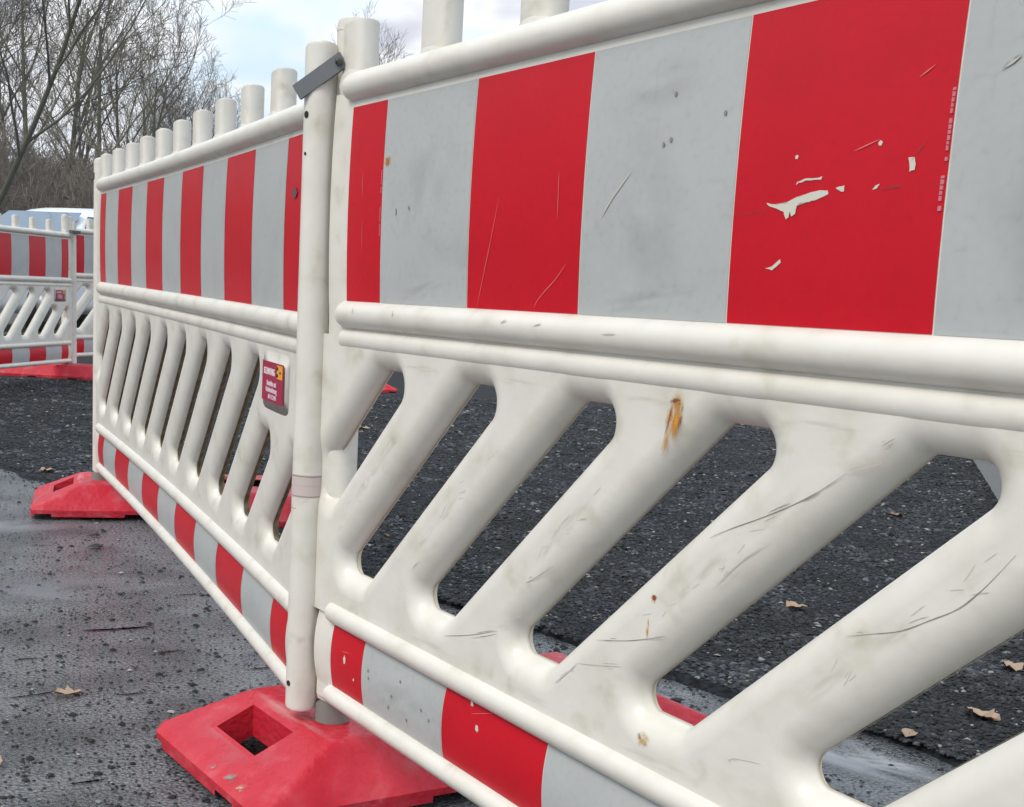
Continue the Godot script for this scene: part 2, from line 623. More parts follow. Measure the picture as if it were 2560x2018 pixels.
# a complete barrier under root; all its parts keep the barrier's own axes
func make_barrier(root: Node3D, bow_by: float, inside: Material, lp_x: float, lp_z: float, lp_top: float, thick: float) -> void:
	var bow := bent(bow_by)
	var put := func(called: String, b: Buf, m: Material, parent: Node) -> MeshInstance3D:
		b.warp(bow)
		return mesh_node(called, b.mesh(), m, parent)
	# backing boards that carry the films
	for e in [[0.478, 0.806, 0.003, 0.6605, 0.1245], [-0.018, 0.101, 0.005, 0.0445, 0.0446]]:
		var b := bulged(0.062, 2.352, e[0], e[1], 0.0, e[2], e[3], e[4], 40)
		for q in 20:
			var xa := lerpf(0.062, 2.352, q / 20.0)
			var xb := lerpf(0.062, 2.352, (q + 1) / 20.0)
			b.flat(Vector3(xb, e[0], -0.034), Vector3(xa, e[0], -0.034), Vector3(xa, e[1], -0.034), Vector3(xb, e[1], -0.034))
			b.flat(Vector3(xa, e[1], -0.0015), Vector3(xb, e[1], -0.0015), Vector3(xb, e[1], -0.034), Vector3(xa, e[1], -0.034))
			b.flat(Vector3(xa, e[0], -0.034), Vector3(xb, e[0], -0.034), Vector3(xb, e[0], -0.0012), Vector3(xa, e[0], -0.0012))
		for xe in [0.062, 2.352]:
			b.flat(Vector3(xe, e[0], -0.034), Vector3(xe, e[0], -0.0012), Vector3(xe, e[1], -0.0012), Vector3(xe, e[1], -0.034))
		put.call("backing_board", b, M.white, root)
	# stripes
	var edges := [0.12]
	for k in range(1, 11): edges.append(W * k)
	edges.append(2.30)
	for e in [["upper", 0.536, 0.785, 0.003, 0.6605, 0.1245], ["lower", 0.0, 0.0891, 0.005, 0.0445, 0.0446]]:
		for k in 11:
			var red := k % 2 == 0
			var b := bulged(edges[k] + (0.0008 if k else 0.0), edges[k + 1] - 0.0008, e[1], e[2], 0.0004, e[3], e[4], e[5], 4)
			put.call("red_stripe" if red else "grey_stripe", b, M.red_film if red else M.grey_film, root)
	# rails
	for e in [[0.811, 0.0185, 0.019, -0.004], [0.518, 0.0180, 0.017, -0.004], [0.4850, 0.0155, 0.0150, -0.0090], [0.1045, 0.0165, 0.018, -0.005], [-0.0155, 0.0145, 0.016, -0.005]]:
		var b := Buf.new()
		tube(b, Vector3(0.098, e[0], e[3]), Vector3(2.345, e[0], e[3]), Vector3(0, 1, 0), e[1], e[2], 18, 14, 0.9)
		put.call("rail", b, M.white, root)
	# back side of the boards is closed by a plain strip behind each rail pair
	# pickets
	for k in range(-1, 9):
		var b := Buf.new()
		var u := 0.3135 + W * k
		tube(b, Vector3(u, 0.79, -0.020), Vector3(u, 0.902, -0.020), Vector3(1, 0, 0), 0.0300, 0.0175, 20, 3, 0.28, 3.4)
		tube(b, Vector3(u, 0.79, -0.018), Vector3(u, 0.846, -0.018), Vector3(1, 0, 0), 0.0365, 0.0205, 20, 2, 0.75, 2.6)
		put.call("picket", b, M.white, root)
	# end posts
	var lp := Buf.new()
	tube(lp, Vector3(lp_x, -0.045, lp_z), Vector3(lp_x - 0.007, lp_top, lp_z), Vector3(1, 0, 0), 0.0238, 0.0238, 24, 4, 0.45)
	tube(lp, Vector3(lp_x - 0.0069, lp_top - 0.020, lp_z), Vector3(lp_x - 0.0069, lp_top - 0.0175, lp_z), Vector3(1, 0, 0), 0.0243, 0.0243, 24, 1, 0.0)
	var post := mesh_node("post", lp.mesh(), M.white, root)
	post.set_meta("label", "round left end post with capped top")
	var plug := Buf.new()
	tube(plug, Vector3(lp_x, -0.078, lp_z), Vector3(lp_x, -0.040, lp_z), Vector3(1, 0, 0), 0.0272, 0.0272, 8, 1, 0.25)
	mesh_node("foot_plug", plug.mesh(), M.grey_plug, post)
	var strip := Buf.new()
	strip.box(Vector3(lp_x + 0.004, 0.478, -0.030), Vector3(0.112, 0.806, -0.0016))
	put.call("end_strip", strip, M.white, root)
	var strip2 := Buf.new()
	strip2.box(Vector3(lp_x + 0.004, -0.028, -0.030), Vector3(0.112, 0.120, -0.0016))
	put.call("end_strip", strip2, M.white, root)
	var rp := Buf.new()
	tube(rp, Vector3(2.379, -0.041, 0.0), Vector3(2.366, 0.899, 0.0), Vector3(1, 0, 0), 0.0228, 0.0228, 24, 4, 0.45)
	var post2 := mesh_node("post", rp.mesh(), M.white, root)
	post2.set_meta("label", "round right end post")
	# drilled holes and a screw
	for e in [[2.3725, 0.801, 0.0047], [2.3870, 0.004, 0.0042], [2.3700, 0.750, 0.0022]]:
		var h := Buf.new()
		var dirn := Vector3(0.30, 0, 0.954)
		var on := Vector3(2.3665 + (0.893 - e[1]) * 0.0139, e[1], 0.0) + dirn * 0.0226
		tube(h, on, on + dirn * 0.0008, Vector3(0, 1, 0), e[2], e[2], 12, 1, 0.0)
		mesh_node("drill_hole", h.mesh(), M.hole, post2)
	var sc := Buf.new()
	tube(sc, Vector3(0.0935, 0.1275, -0.0016), Vector3(0.0935, 0.1275, 0.0012), Vector3(0, 1, 0), 0.0055, 0.0055, 14, 1, 0.0)
	var screw := mesh_node("screw", sc.mesh(), M.dark_steel, root)
	var sh := Buf.new()
	tube(sh, Vector3(0.0935, 0.1275, 0.0012), Vector3(0.0935, 0.1275, 0.0018), Vector3(0, 1, 0), 0.0030, 0.0030, 10, 1, 0.0)
	mesh_node("screw_head", sh.mesh(), M.chip, screw)
	# slats
	var slats := make_slats(bow, inside, thick)
	for k in slats.size() - 1:
		mesh_node("slat", slats[k], null, root)
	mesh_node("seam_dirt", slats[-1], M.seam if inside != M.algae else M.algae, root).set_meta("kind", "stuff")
	# label plate by the right post
	var lb := Buf.new()
	tube(lb, Vector3(2.178, 0.4235, -0.014), Vector3(2.178, 0.4235, 0.0048), Vector3(1, 0, 0), 0.094, 0.0495, 40, 1, 0.03, 7.0)
	var plate: MeshInstance3D = put.call("label_plate", lb, M.white, root)
	var sk := Buf.new()
	sk.box(Vector3(2.113, 0.3925, 0.0050), Vector3(2.240, 0.4540, 0.0061))
	var sticker := mesh_node("sticker", sk.mesh(), M.sticker, plate)
	sticker.set_meta("label", "dark red sticker with pale lettering and an orange emblem")
	var og := Buf.new()
	og.box(Vector3(2.204, 0.4310, 0.0058), Vector3(2.236, 0.4515, 0.0065))
	mesh_node("emblem", og.mesh(), M.sticker_orange, plate)
	var dk := Buf.new()
	for e in [[2.207, 0.4465, 0.004], [2.207, 0.4360, 0.004], [2.224, 0.4412, 0.003]]:
		tube(dk, Vector3(e[0], e[1], 0.0060), Vector3(e[0], e[1], 0.0069), Vector3(1, 0, 0), e[2] * 1.3, e[2] * 0.7, 12, 1, 0.0)
	mesh_node("emblem_mark", dk.mesh(), M.ink, plate)
	for e in [["SCHWUNG", 2.1575, 0.4385, 0.0102, true], ["Baustellen- und", 2.172, 0.4205, 0.0082, false], ["Verkehrssicherung", 2.172, 0.4105, 0.0082, false], ["0611 13 24 95", 2.178, 0.4000, 0.0076, false]]:
		var tm := TextMesh.new()
		tm.text = e[0]
		var f := SystemFont.new()
		f.font_names = PackedStringArray(["Droid Sans"])
		if e[4]: f.font_weight = 700
		tm.font = f
		tm.font_size = 32
		tm.pixel_size = e[3] / 26.0
		tm.depth = 0.0006
		var o := mesh_node("lettering", tm, M.sticker_white, plate)
		o.position = Vector3(e[1], e[2], 0.0063)
		if not e[4]: o.scale = Vector3(0.80, 1, 1)
		else: o.scale = Vector3(1.08, 1.15, 1)


# a thin mark lying on a surface of the barrier: a tapering ribbon through points
func ribbon(points: Array, z: float, width: float, on_film := false) -> Buf:
	var pts := PackedVector2Array()
	for k in points.size() - 1:
		for s in 4:
			var a: Vector2 = points[maxi(k - 1, 0)]
			var b: Vector2 = points[k]
			var c: Vector2 = points[k + 1]
			var d: Vector2 = points[mini(k + 2, points.size() - 1)]
			pts.append(b.cubic_interpolate(c, a, d, s / 4.0))
	pts.append(points[-1])
	var b2 := Buf.new()
	var m := pts.size()
	var up := Vector3(0, 0, 1)
	for k in m - 1:
		var t := (pts[k + 1] - pts[k]).normalized()
		var nn := Vector2(-t.y, t.x)
		var w0 := width * 0.5 * (0.25 + 0.75 * sin(PI * k / (m - 1.0))) * (0.7 + 0.6 * absf(sin(k * 2.3)))
		var w1 := width * 0.5 * (0.25 + 0.75 * sin(PI * (k + 1) / (m - 1.0))) * (0.7 + 0.6 * absf(sin((k + 1) * 2.3)))
		var z0 := z; var z1 := z
		if on_film: z0 += film_z(pts[k].y); z1 += film_z(pts[k + 1].y)
		b2.quad([p3(pts[k] - nn * w0, z0), p3(pts[k + 1] - nn * w1, z1), p3(pts[k + 1] + nn * w1, z1), p3(pts[k] + nn * w0, z0)], [up, up, up, up])
	return b2


func patch(points: Array, z: float) -> Buf:
	var poly := PackedVector2Array(points)
	if Geometry2D.is_polygon_clockwise(poly): poly.reverse()
	var idx := Geometry2D.triangulate_polygon(poly)
	var b := Buf.new()
	for k in range(0, idx.size(), 3):
		var a := poly[idx[k]]; var c := poly[idx[k + 1]]; var d := poly[idx[k + 2]]
		if (c - a).cross(d - a) < 0:
			var s := c; c = d; d = s
		b.tri(p3(a, z), p3(c, z), p3(d, z))
	return b


func blob(c: Vector2, rx: float, ry: float, sd: int) -> Array:
	var out := []
	for k in 14:
		var t := TAU * k / 14.0
		var q := 1.0 + 0.35 * sin(t * 3 + sd) * cos(t * 2 + sd * 1.7)
		out.append(c + Vector2(cos(t) * rx * q, sin(t) * ry * q))
	return out


# a soft-edged stain: a little sheet whose colour fades out unevenly
func stain(c: Vector2, ru: float, rv: float, turn: float, z: float, col: Color, strength: float, sd: int, on_film := false) -> Buf:
	var nz := FastNoiseLite.new()
	nz.seed = sd; nz.frequency = 1.1; nz.fractal_octaves = 4
	var b := Buf.new()
	var n := 16
	for j in n + 1:
		for k in n + 1:
			var a := Vector2(k, j) / n * 2.0 - Vector2.ONE
			var p := c + Vector2(a.x * ru, a.y * rv).rotated(turn)
			var al := smoothstep(1.0, 0.25, a.length()) * clampf(0.55 + 1.5 * nz.get_noise_2d(a.x, a.y), 0.0, 1.0) * strength
			b.v.append(p3(p, z + (film_z(p.y) if on_film else 0.0)))
			b.n.append(Vector3(0, 0, 1))
			b.c.append(Color(col.r, col.g, col.b, al))
	for j in n:
		for k in n:
			var q := j * (n + 1) + k
			b.i.append_array(PackedInt32Array([q, q + n + 1, q + n + 2, q, q + n + 2, q + 1]))
	return b


# a scratch as it really is: several thin broken strokes side by side
func strokes(points: Array, z: float, width: float, sd: int) -> Array:
	var r := RandomNumberGenerator.new()
	r.seed = sd
	var out := []
	out.append(ribbon(points, z, width))
	for q in 3:
		var a := r.randi_range(0, maxi(0, points.size() - 2))
		var e: Vector2 = points[a + 1] - points[a]
		var t0 := r.randf_range(0.0, 0.5)
		var t1 := r.randf_range(t0 + 0.2, 1.0)
		var off := Vector2(-e.y, e.x).normalized() * r.randf_range(-0.004, 0.004)
		var p: Vector2 = points[a]
		out.append(ribbon([p + e * t0 + off, p + e * (t0 + t1) * 0.5 + off * 1.15, p + e * t1 + off * 0.9], z, width * r.randf_range(0.35, 0.7)))
	return out


func ragged(points: Array, amount: float, sd: int) -> Array:
	var r := RandomNumberGenerator.new()
	r.seed = sd
	var out := []
	for k in points.size():
		var a: Vector2 = points[k]
		var e: Vector2 = points[(k + 1) % points.size()] - a
		var n := maxi(1, int(e.length() / 0.0022))
		for q in n:
			out.append(a + e * q / n + (Vector2(r.randf_range(-1, 1), r.randf_range(-1, 1)) * amount if q > 0 else Vector2.ZERO))
	return out


func film_z(v: float) -> float:
	return 0.003 * (1.0 - pow((v - 0.6605) / 0.1245, 2.0)) if v > 0.3 else 0.005 * (1.0 - pow((v - 0.0445) / 0.0446, 2.0))


func near_marks(root: Node3D) -> void:
	var zf := 0.0034
	var dark := [
		[[V2(0.886, 0.350), V2(0.908, 0.361), V2(0.954, 0.381), V2(0.989, 0.398), V2(1.016, 0.414), V2(1.036, 0.428)], 0.0013],
		[[V2(1.067, 0.452), V2(1.080, 0.460)], 0.0009],
		[[V2(1.053, 0.303), V2(1.078, 0.311), V2(1.105, 0.320), V2(1.130, 0.334), V2(1.153, 0.348), V2(1.172, 0.367), V2(1.193, 0.394)], 0.0011],
		[[V2(0.733, 0.220), V2(0.780, 0.231), V2(0.813, 0.241), V2(0.840, 0.250)], 0.0011],
		[[V2(0.429, 0.149), V2(0.490, 0.165), V2(0.551, 0.185)], 0.0012],
		[[V2(0.601, 0.250), V2(0.617, 0.258), V2(0.653, 0.279)], 0.0011]]
	var pale := [
		[[V2(0.701, 0.188), V2(0.741, 0.196), V2(0.778, 0.205)], 0.0013],
		[[V2(0.667, 0.157), V2(0.692, 0.177), V2(0.704, 0.188)], 0.0018],
		[[V2(0.939, 0.161), V2(0.940, 0.166), V2(0.958, 0.170), V2(0.976, 0.173)], 0.0011],
		[[V2(0.897, 0.308), V2(0.928, 0.337), V2(0.961, 0.361)], 0.0012],
		[[V2(1.036, 0.428), V2(1.070, 0.440)], 0.0009],
		[[V2(0.55, 0.19), V2(0.60, 0.215)], 0.0011],
		[[V2(0.345, 0.215), V2(0.362, 0.228)], 0.0008]]
	var sd := 1
	for e in dark:
		for b in strokes(e[0], zf, e[1] * 0.6, sd): mesh_node("scuff_mark", b.mesh(), M.scuff, root)
		sd += 1
	for e in pale:
		for b in strokes(e[0], zf, e[1] * 0.6, sd): mesh_node("scuff_mark", b.mesh(), M.scuff_pale, root)
		sd += 1
	var r := RandomNumberGenerator.new()
	r.seed = 17
	# many small scratches along the flat of the slats, and soft dirt on them
	for k in range(0, 6):
		for q in 9:
			var t := r.randf_range(-0.13, 0.12)
			var c := Vector2(0.215 + W * k, 0.31) + SLOPE * t + Vector2(SLOPE.y, -SLOPE.x) * r.randf_range(-0.009, 0.009)
			var d := SLOPE.rotated(r.randf_range(-0.5, 0.5)) * r.randf_range(0.003, 0.010)
			mesh_node("scuff_mark", ribbon([c - d, c + Vector2(0.0006, 0.0004), c + d], zf - 0.0002, r.randf_range(0.0004, 0.0008)).mesh(), M.scuff_pale, root)
		for q in 4:
			var c := Vector2(0.215 + W * k, 0.31) + SLOPE * r.randf_range(-0.12, 0.12)
			mesh_node("dirt_smear", stain(c, r.randf_range(0.02, 0.05), r.randf_range(0.006, 0.013), SLOPE.angle(), 0.0031 + 0.00004 * q, Color(0.40, 0.35, 0.26), r.randf_range(0.06, 0.15), 50 + k * 7 + q).mesh(), M.soft, root)
		mesh_node("dirt_smear", stain(Vector2(0.40 + W * k, 0.1285), 0.075, 0.008, 0.03, 0.0032, Color(0.38, 0.33, 0.24), 0.13, 90 + k).mesh(), M.soft, root)
		mesh_node("dirt_smear", stain(Vector2(0.34 + W * k, 0.4610), 0.06, 0.005, 0.0, 0.0032, Color(0.38, 0.33, 0.25), 0.13, 120 + k).mesh(), M.soft, root)
	for e in [[0.33, 0.67, 0.08, 0.08], [0.76, 0.62, 0.08, 0.10], [1.18, 0.62, 0.06, 0.09], [0.77, 0.553, 0.09, 0.014], [0.33, 0.553, 0.08, 0.012], [0.33, 0.04, 0.09, 0.03], [0.76, 0.74, 0.09, 0.03]]:
		mesh_node("dirt_smear", stain(V2(e[0], e[1]), e[2], e[3], 0.15, 0.0008, Color(0.27, 0.265, 0.25), 0.13, int(e[0] * 1000), true).mesh(), M.soft, root)
	for e in [[V2(1.142, 0.716), 0.011, 0.003, 0.5, 0.7], [V2(1.175, 0.735), 0.012, 0.003, 0.5, 0.3], [V2(1.05, 0.640), 0.016, 0.0018, 0.05, 0.5], [V2(1.072, 0.664), 0.012, 0.0016, 0.8, 0.4], [V2(0.90, 0.626), 0.03, 0.002, 0.1, 0.25], [V2(0.968, 0.607), 0.002, 0.0025, 0.0, 0.5]]:
		mesh_node("dirt_smear", stain(e[0], e[1], e[2], e[3], 0.0011, Color(0.10, 0.07, 0.07), e[4], 7, true).mesh(), M.soft, root)
	for e in [[0.165, 0.520, 0.001, 0.008], [0.28, 0.519, 0.001, 0.009], [0.60, 0.5215, 0.014, 0.003], [0.72, 0.5185, 0.022, 0.001], [0.535, 0.522, 0.012, 0.004]]:
		mesh_node("scuff_mark", ribbon([V2(e[0], e[1]), V2(e[0] + e[2], e[1] + e[3])], 0.0132, 0.0014).mesh(), M.scuff_pale, root)
	# rust runs and spots
	var ocher := Color(0.62, 0.27, 0.03)
	var brown := Color(0.24, 0.065, 0.012)
	mesh_node("rust_stain", stain(V2(0.8245, 0.4470), 0.036, 0.0135, 1.35, zf, Color(0.60, 0.36, 0.12), 0.75, 3).mesh(), M.soft, root)
	mesh_node("rust_stain", stain(V2(0.8265, 0.4500), 0.023, 0.0105, 1.42, zf + 0.0001, ocher, 1.0, 5).mesh(), M.soft, root)
	mesh_node("rust_stain", stain(V2(0.8262, 0.4640), 0.0100, 0.0042, 0.02, zf + 0.0002, brown, 1.0, 8).mesh(), M.soft, root)
	mesh_node("rust_stain", stain(V2(0.8180, 0.4470), 0.0200, 0.0026, 1.33, zf + 0.0002, brown, 0.95, 11).mesh(), M.soft, root)
	mesh_node("rust_stain", stain(V2(0.8345, 0.4500), 0.0160, 0.0024, 1.40, zf + 0.0002, brown, 0.9, 12).mesh(), M.soft, root)
	mesh_node("rust_stain", stain(V2(0.8150, 0.4240), 0.0120, 0.0040, 1.25, zf + 0.0001, ocher, 0.9, 14).mesh(), M.soft, root)
	mesh_node("rust_stain", stain(V2(0.8180, 0.2810), 0.0060, 0.0050, 0.3, zf, ocher, 1.0, 15).mesh(), M.soft, root)
	mesh_node("rust_stain", patch(ragged(blob(V2(0.8182, 0.2815), 0.0026, 0.0024, 1), 0.0004, 3), zf + 0.0001).mesh(), M.rust_dark, root)
	mesh_node("rust_stain", stain(V2(0.8118, 0.2500), 0.0140, 0.0024, 1.55, zf, ocher, 1.0, 16).mesh(), M.soft, root)
	mesh_node("rust_stain", stain(V2(0.8180, 0.1440), 0.0110, 0.0095, 0.4, zf, Color(0.55, 0.36, 0.10), 0.95, 18).mesh(), M.soft, root)
	mesh_node("rust_stain", stain(V2(0.8125, 0.1460), 0.0030, 0.0042, 0.2, zf + 0.0001, brown, 0.9, 19).mesh(), M.soft, root)
	mesh_node("rust_stain", stain(V2(0.2310, 0.7100), 0.0110, 0.0090, 0.3, 0.0010, Color(0.55, 0.33, 0.10), 0.9, 21, true).mesh(), M.soft, root)
	mesh_node("rust_stain", patch(ragged(blob(V2(0.231, 0.710), 0.0050, 0.0040, 3), 0.0006, 4), 0.0037).mesh(), M.rust, root)
	# torn-off film on the large red stripe
	for e in [
		[V2(0.920, 0.6335), V2(0.925, 0.6305), V2(0.935, 0.628), V2(0.941, 0.626), V2(0.944, 0.620), V2(0.947, 0.6215), V2(0.9475, 0.6255), V2(0.949, 0.6255), V2(0.950, 0.622), V2(0.954, 0.624), V2(0.955, 0.630), V2(0.958, 0.6325), V2(0.968, 0.6325), V2(0.976, 0.634), V2(0.988, 0.638), V2(0.987, 0.6405), V2(0.980, 0.641), V2(0.967, 0.6395), V2(0.954, 0.637), V2(0.947, 0.6345), V2(0.943, 0.632), V2(0.931, 0.632)],
		[V2(0.995, 0.642), V2(1.001, 0.639), V2(1.004, 0.639), V2(1.004, 0.6435), V2(0.999, 0.643)],
		[V2(1.032, 0.639), V2(1.036, 0.6395), V2(1.039, 0.643), V2(1.035, 0.642)],
		[V2(1.063, 0.660), V2(1.065, 0.655), V2(1.0655, 0.650), V2(1.070, 0.651), V2(1.0705, 0.655), V2(1.069, 0.660)],
		[V2(0.924, 0.582), V2(0.933, 0.580), V2(0.942, 0.586), V2(0.941, 0.589), V2(0.932, 0.583)],
		[V2(0.952, 0.646), V2(0.955, 0.648), V2(0.966, 0.649), V2(0.979, 0.649), V2(0.980, 0.6515), V2(0.976, 0.6505), V2(0.963, 0.6508), V2(0.953, 0.6485)],
		blob(V2(0.167, 0.050), 0.0035, 0.006, 2), blob(V2(0.503, 0.086), 0.003, 0.005, 3), blob(V2(0.522, 0.062), 0.0035, 0.004, 1), blob(V2(0.196, 0.030), 0.002, 0.002, 5), blob(V2(0.95, 0.668), 0.0018, 0.0016, 5), blob(V2(1.035, 0.672), 0.002, 0.0018, 7)]:
		var c := Vector2.ZERO
		for q in e: c += q / e.size()
		sd += 1
		mesh_node("film_chip", patch(ragged(e, 0.0005, sd), 0.0009 + film_z(c.y)).mesh(), M.chip, root)
	for e in [[V2(0.503, 0.654), V2(0.490, 0.610), V2(0.475, 0.567), V2(0.464, 0.538)], [V2(0.637, 0.585), V2(0.620, 0.570), V2(0.590, 0.550), V2(0.581, 0.540)], [V2(0.616, 0.676), V2(0.617, 0.655), V2(0.618, 0.630)], [V2(0.505, 0.075), V2(0.525, 0.081), V2(0.548, 0.088)], [V2(0.155, 0.060), V2(0.185, 0.063)], [V2(1.01, 0.668), V2(1.035, 0.675)], [V2(1.065, 0.715), V2(1.078, 0.722)], [V2(0.163, 0.70), V2(0.164, 0.67)], [V2(0.166, 0.64), V2(0.167, 0.60)]]:
		mesh_node("scratch", ribbon(e, 0.0012, 0.0008, true).mesh(), M.pink_scratch, root)
	for e in [[[V2(0.735, 0.668), V2(0.709, 0.646), V2(0.693, 0.628)], 0.0018], [[V2(1.137, 0.713), V2(1.148, 0.719)], 0.0016]]:
		mesh_node("scratch", ribbon(e[0], 0.0012, e[1], true).mesh(), M.scuff_pale, root)
	for e in [V2(0.791, 0.732), V2(0.790, 0.693), V2(0.780, 0.690), V2(0.295, 0.651), V2(0.86, 0.71), V2(0.33, 0.065), V2(0.31, 0.040), V2(0.39, 0.045), V2(0.24, 0.055), V2(0.242, 0.045), V2(0.30, 0.022), V2(0.35, 0.020), V2(0.41, 0.038)]:
		mesh_node("speck", patch(blob(e, 0.0018, 0.0022, int(e.x * 100)), 0.0013 + film_z(e.y)).mesh(), M.scuff, root)
	mesh_node("speck", ribbon([V2(0.260, 0.652), V2(0.261, 0.648), V2(0.2605, 0.643)], 0.0012, 0.0025, true).mesh(), M.scuff, root)
	# rows of minute print down the edges of two red stripes
	for e in [[1.0972, 0.705, 0.656, 0.0026], [1.0960, 0.646, 0.624, 0.0032], [0.2172, 0.700, 0.672, 0.0018], [0.2172, 0.655, 0.622, 0.0018]]:
		var b := Buf.new()
		var v: float = e[1]
		var q := 0
		while v > e[2]:
			var hgt := 0.0022 + 0.0016 * absf(sin(q * 1.9))
			if q % 7 != 5: b.box(Vector3(e[0] - e[3] / 2, v - hgt, film_z(v) + 0.0004), Vector3(e[0] + e[3] / 2 * (0.4 + 0.6 * absf(cos(q * 2.7))), v - 0.0003, film_z(v) + 0.0012))
			v -= hgt + 0.0004
			q += 1
		mesh_node("fine_print", b.mesh(), M.print, root)


func place(o: Node3D, yaw: float, at: Vector3, tilt := 0.0) -> void:
	o.transform = Transform3D(Basis(Vector3.UP, yaw) * Basis(Vector3.BACK, -tilt), at)


const Y1 := -1.0489
const Y2 := -1.1828


func _fences() -> void:
	var near := thing("barrier_fence", "nearest red and white barrier, rust run below its rails, torn wide red stripe", "barrier", Vector3.ZERO, 0, "red and white barrier fences")
	make_barrier(near, 0.0, M.beige, 0.0575, -0.030, 0.912, 0.026)
	var p1 := Vector3(-0.2067, CAM_H - 0.5583, -1.9101)
	place(near, Y1, p1, -0.0095)
	# spare copies of the clean model before the marks are added
	var far_left := near.duplicate() as Node3D
	var far_right := near.duplicate() as Node3D
	near_marks(near)
	var mid := thing("barrier_fence", "middle red and white barrier with a dark red sticker, seen nearly along its length", "barrier", Vector3.ZERO, 0, "red and white barrier fences")
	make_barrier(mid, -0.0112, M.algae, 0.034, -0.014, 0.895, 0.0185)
	var p2 := Vector3(-1.0988, CAM_H - 0.5665, -4.0784)
	place(mid, Y2, p2, 0.0051)
	# tape round the right post of the middle barrier, and scuffs on it
	for e in [[0.279, 0.312, 0.0232, M.tape], [0.2965, 0.2978, 0.0235, M.scuff_pale], [0.2805, 0.2815, 0.0235, M.scuff], [0.3090, 0.3103, 0.0235, M.scuff], [0.262, 0.2628, 0.0230, M.scuff]]:
		var b := Buf.new()
		tube(b, Vector3(2.3743, e[0], 0), Vector3(2.3743, e[1], 0), Vector3(1, 0, 0), e[2], e[2], 24, 1, 0.0)
		mesh_node("tape_wrap", b.mesh(), e[3], mid)
	mesh_node("scuff_mark", patch(blob(V2(2.262, 0.705), 0.014, 0.008, 3), 0.0040).mesh(), M.smudge, mid)
	# grey steel strap from the near barrier's post round the middle barrier's post
	var bk := Buf.new()
	var a := Vector3(-0.1700, 1.0200, -1.8500)
	var c := Vector3(-0.2330, 0.9770, -1.8700)
	strap(bk, a, c, 0.0105, 0.0030)
	var inv := near.transform.affine_inverse()
	bk.warp(func(p: Vector3) -> Vector3: return inv * p)
	var nn := PackedVector3Array()
	for q in bk.n: nn.append(inv.basis * q)
	bk.n = nn
	var strap_o := mesh_node("steel_strap", bk.mesh(), M.steel, near)
	var bolt := Buf.new()
	var bp := inv * (a + Vector3(-0.004, -0.003, 0.003))
	tube(bolt, bp, bp + Vector3(0, 0, 0.006), Vector3(0, 1, 0), 0.006, 0.006, 6, 1, 0.2)
	mesh_node("bolt", bolt.mesh(), M.dark_steel, strap_o)
	# latch at the far end of the middle barrier
	var lt := Buf.new()
	lt.box(Vector3(-0.035, 0.832, -0.020), Vector3(0.035, 0.850, 0.012))
	mesh_node("latch", lt.mesh(), M.dark_steel, mid)
	# two far barriers at the left
	far_left.name = top_name("barrier_fence")
	add_child(far_left)
	tag(far_left, "far red and white barrier at the left edge, in front of the parked car", "barrier", "red and white barrier fences")
	place(far_left, deg_to_rad(80.0), Vector3(0, 0, 0))
	var end := Vector3(-2.612, CAM_H - 0.592, -9.02)
	far_left.position = end - Basis(Vector3.UP, deg_to_rad(80.0)) * Vector3(2.30, 0, 0)
	far_right.name = top_name("barrier_fence")
	add_child(far_right)
	tag(far_right, "farthest red and white barrier, narrow piece showing beside the middle barrier's end", "barrier", "red and white barrier fences")
	place(far_right, deg_to_rad(69.0), Vector3(-2.590, CAM_H - 0.557, -9.10) - Basis(Vector3.UP, deg_to_rad(69.0)) * Vector3(0.12, 0, 0))
	for o in [far_left, far_right]:
		var l2 := Buf.new()
		l2.box(Vector3(2.29, 0.826, 0.012), Vector3(2.41, 0.846, 0.036))
		mesh_node("latch", l2.mesh(), M.dark_steel, o)


func strap(b: Buf, a: Vector3, c: Vector3, half_h: float, thick: float) -> void:
	var t := (c - a).normalized()
	var up := Vector3(0.15, 1, 0.1)
	up = (up - t * up.dot(t)).normalized()
	var n := t.cross(up).normalized()
	if n.z < 0: n = -n
	var corners := []
	for e in [[a, -1.0], [c, -1.0], [c, 1.0], [a, 1.0]]:
		corners.append(e[0] + up * half_h * e[1])
	var f := []
	var k := []
	for q in corners:
		f.append(q + n * thick); k.append(q - n * thick)
	if (f[1] - f[0]).cross(f[3] - f[0]).dot(n) < 0:
		f.reverse(); k.reverse()
	b.flat(f[0], f[1], f[2], f[3])
	b.flat(k[3], k[2], k[1], k[0])
	for q in 4:
		var w := (q + 1) % 4
		b.flat(k[q], k[w], f[w], f[q])


# ------------------------------------------------------------------ red feet
# x along the length (0.88 m), z across (0.41 m)
func foot_height(x: float, z: float) -> float:
	var e := 0.44 - absf(x)
	var s := 0.205 - absf(z)
	var h := 0.090
	h = smin(h, 0.027 + e * 0.45, 0.0035)
	h = smin(h, 0.027 + s * 0.95, 0.0045)
	h = smin(h, 0.027 + minf(e, s) * 2.0, 0.014)
	return h


func smin(a: float, b: float, k: float) -> float:
	var h := clampf(0.5 + 0.5 * (b - a) / k, 0, 1)
	return lerpf(b, a, h) - k * h * (1 - h)


func rounded(x: float, z: float) -> Vector2:
	var L := 0.44
	var Wd := 0.205
	var R := 0.030
	var dx := absf(x) - (L - R)
	var dz := absf(z) - (Wd - R)
	if dx > 0 and dz > 0:
		var p := dx / R; var q := dz / R
		var nx := p * sqrt(1 - q * q / 2); var nz := q * sqrt(1 - p * p / 2)
		return Vector2(signf(x) * (L - R + nx * R), signf(z) * (Wd - R + nz * R))
	return Vector2(x, z)


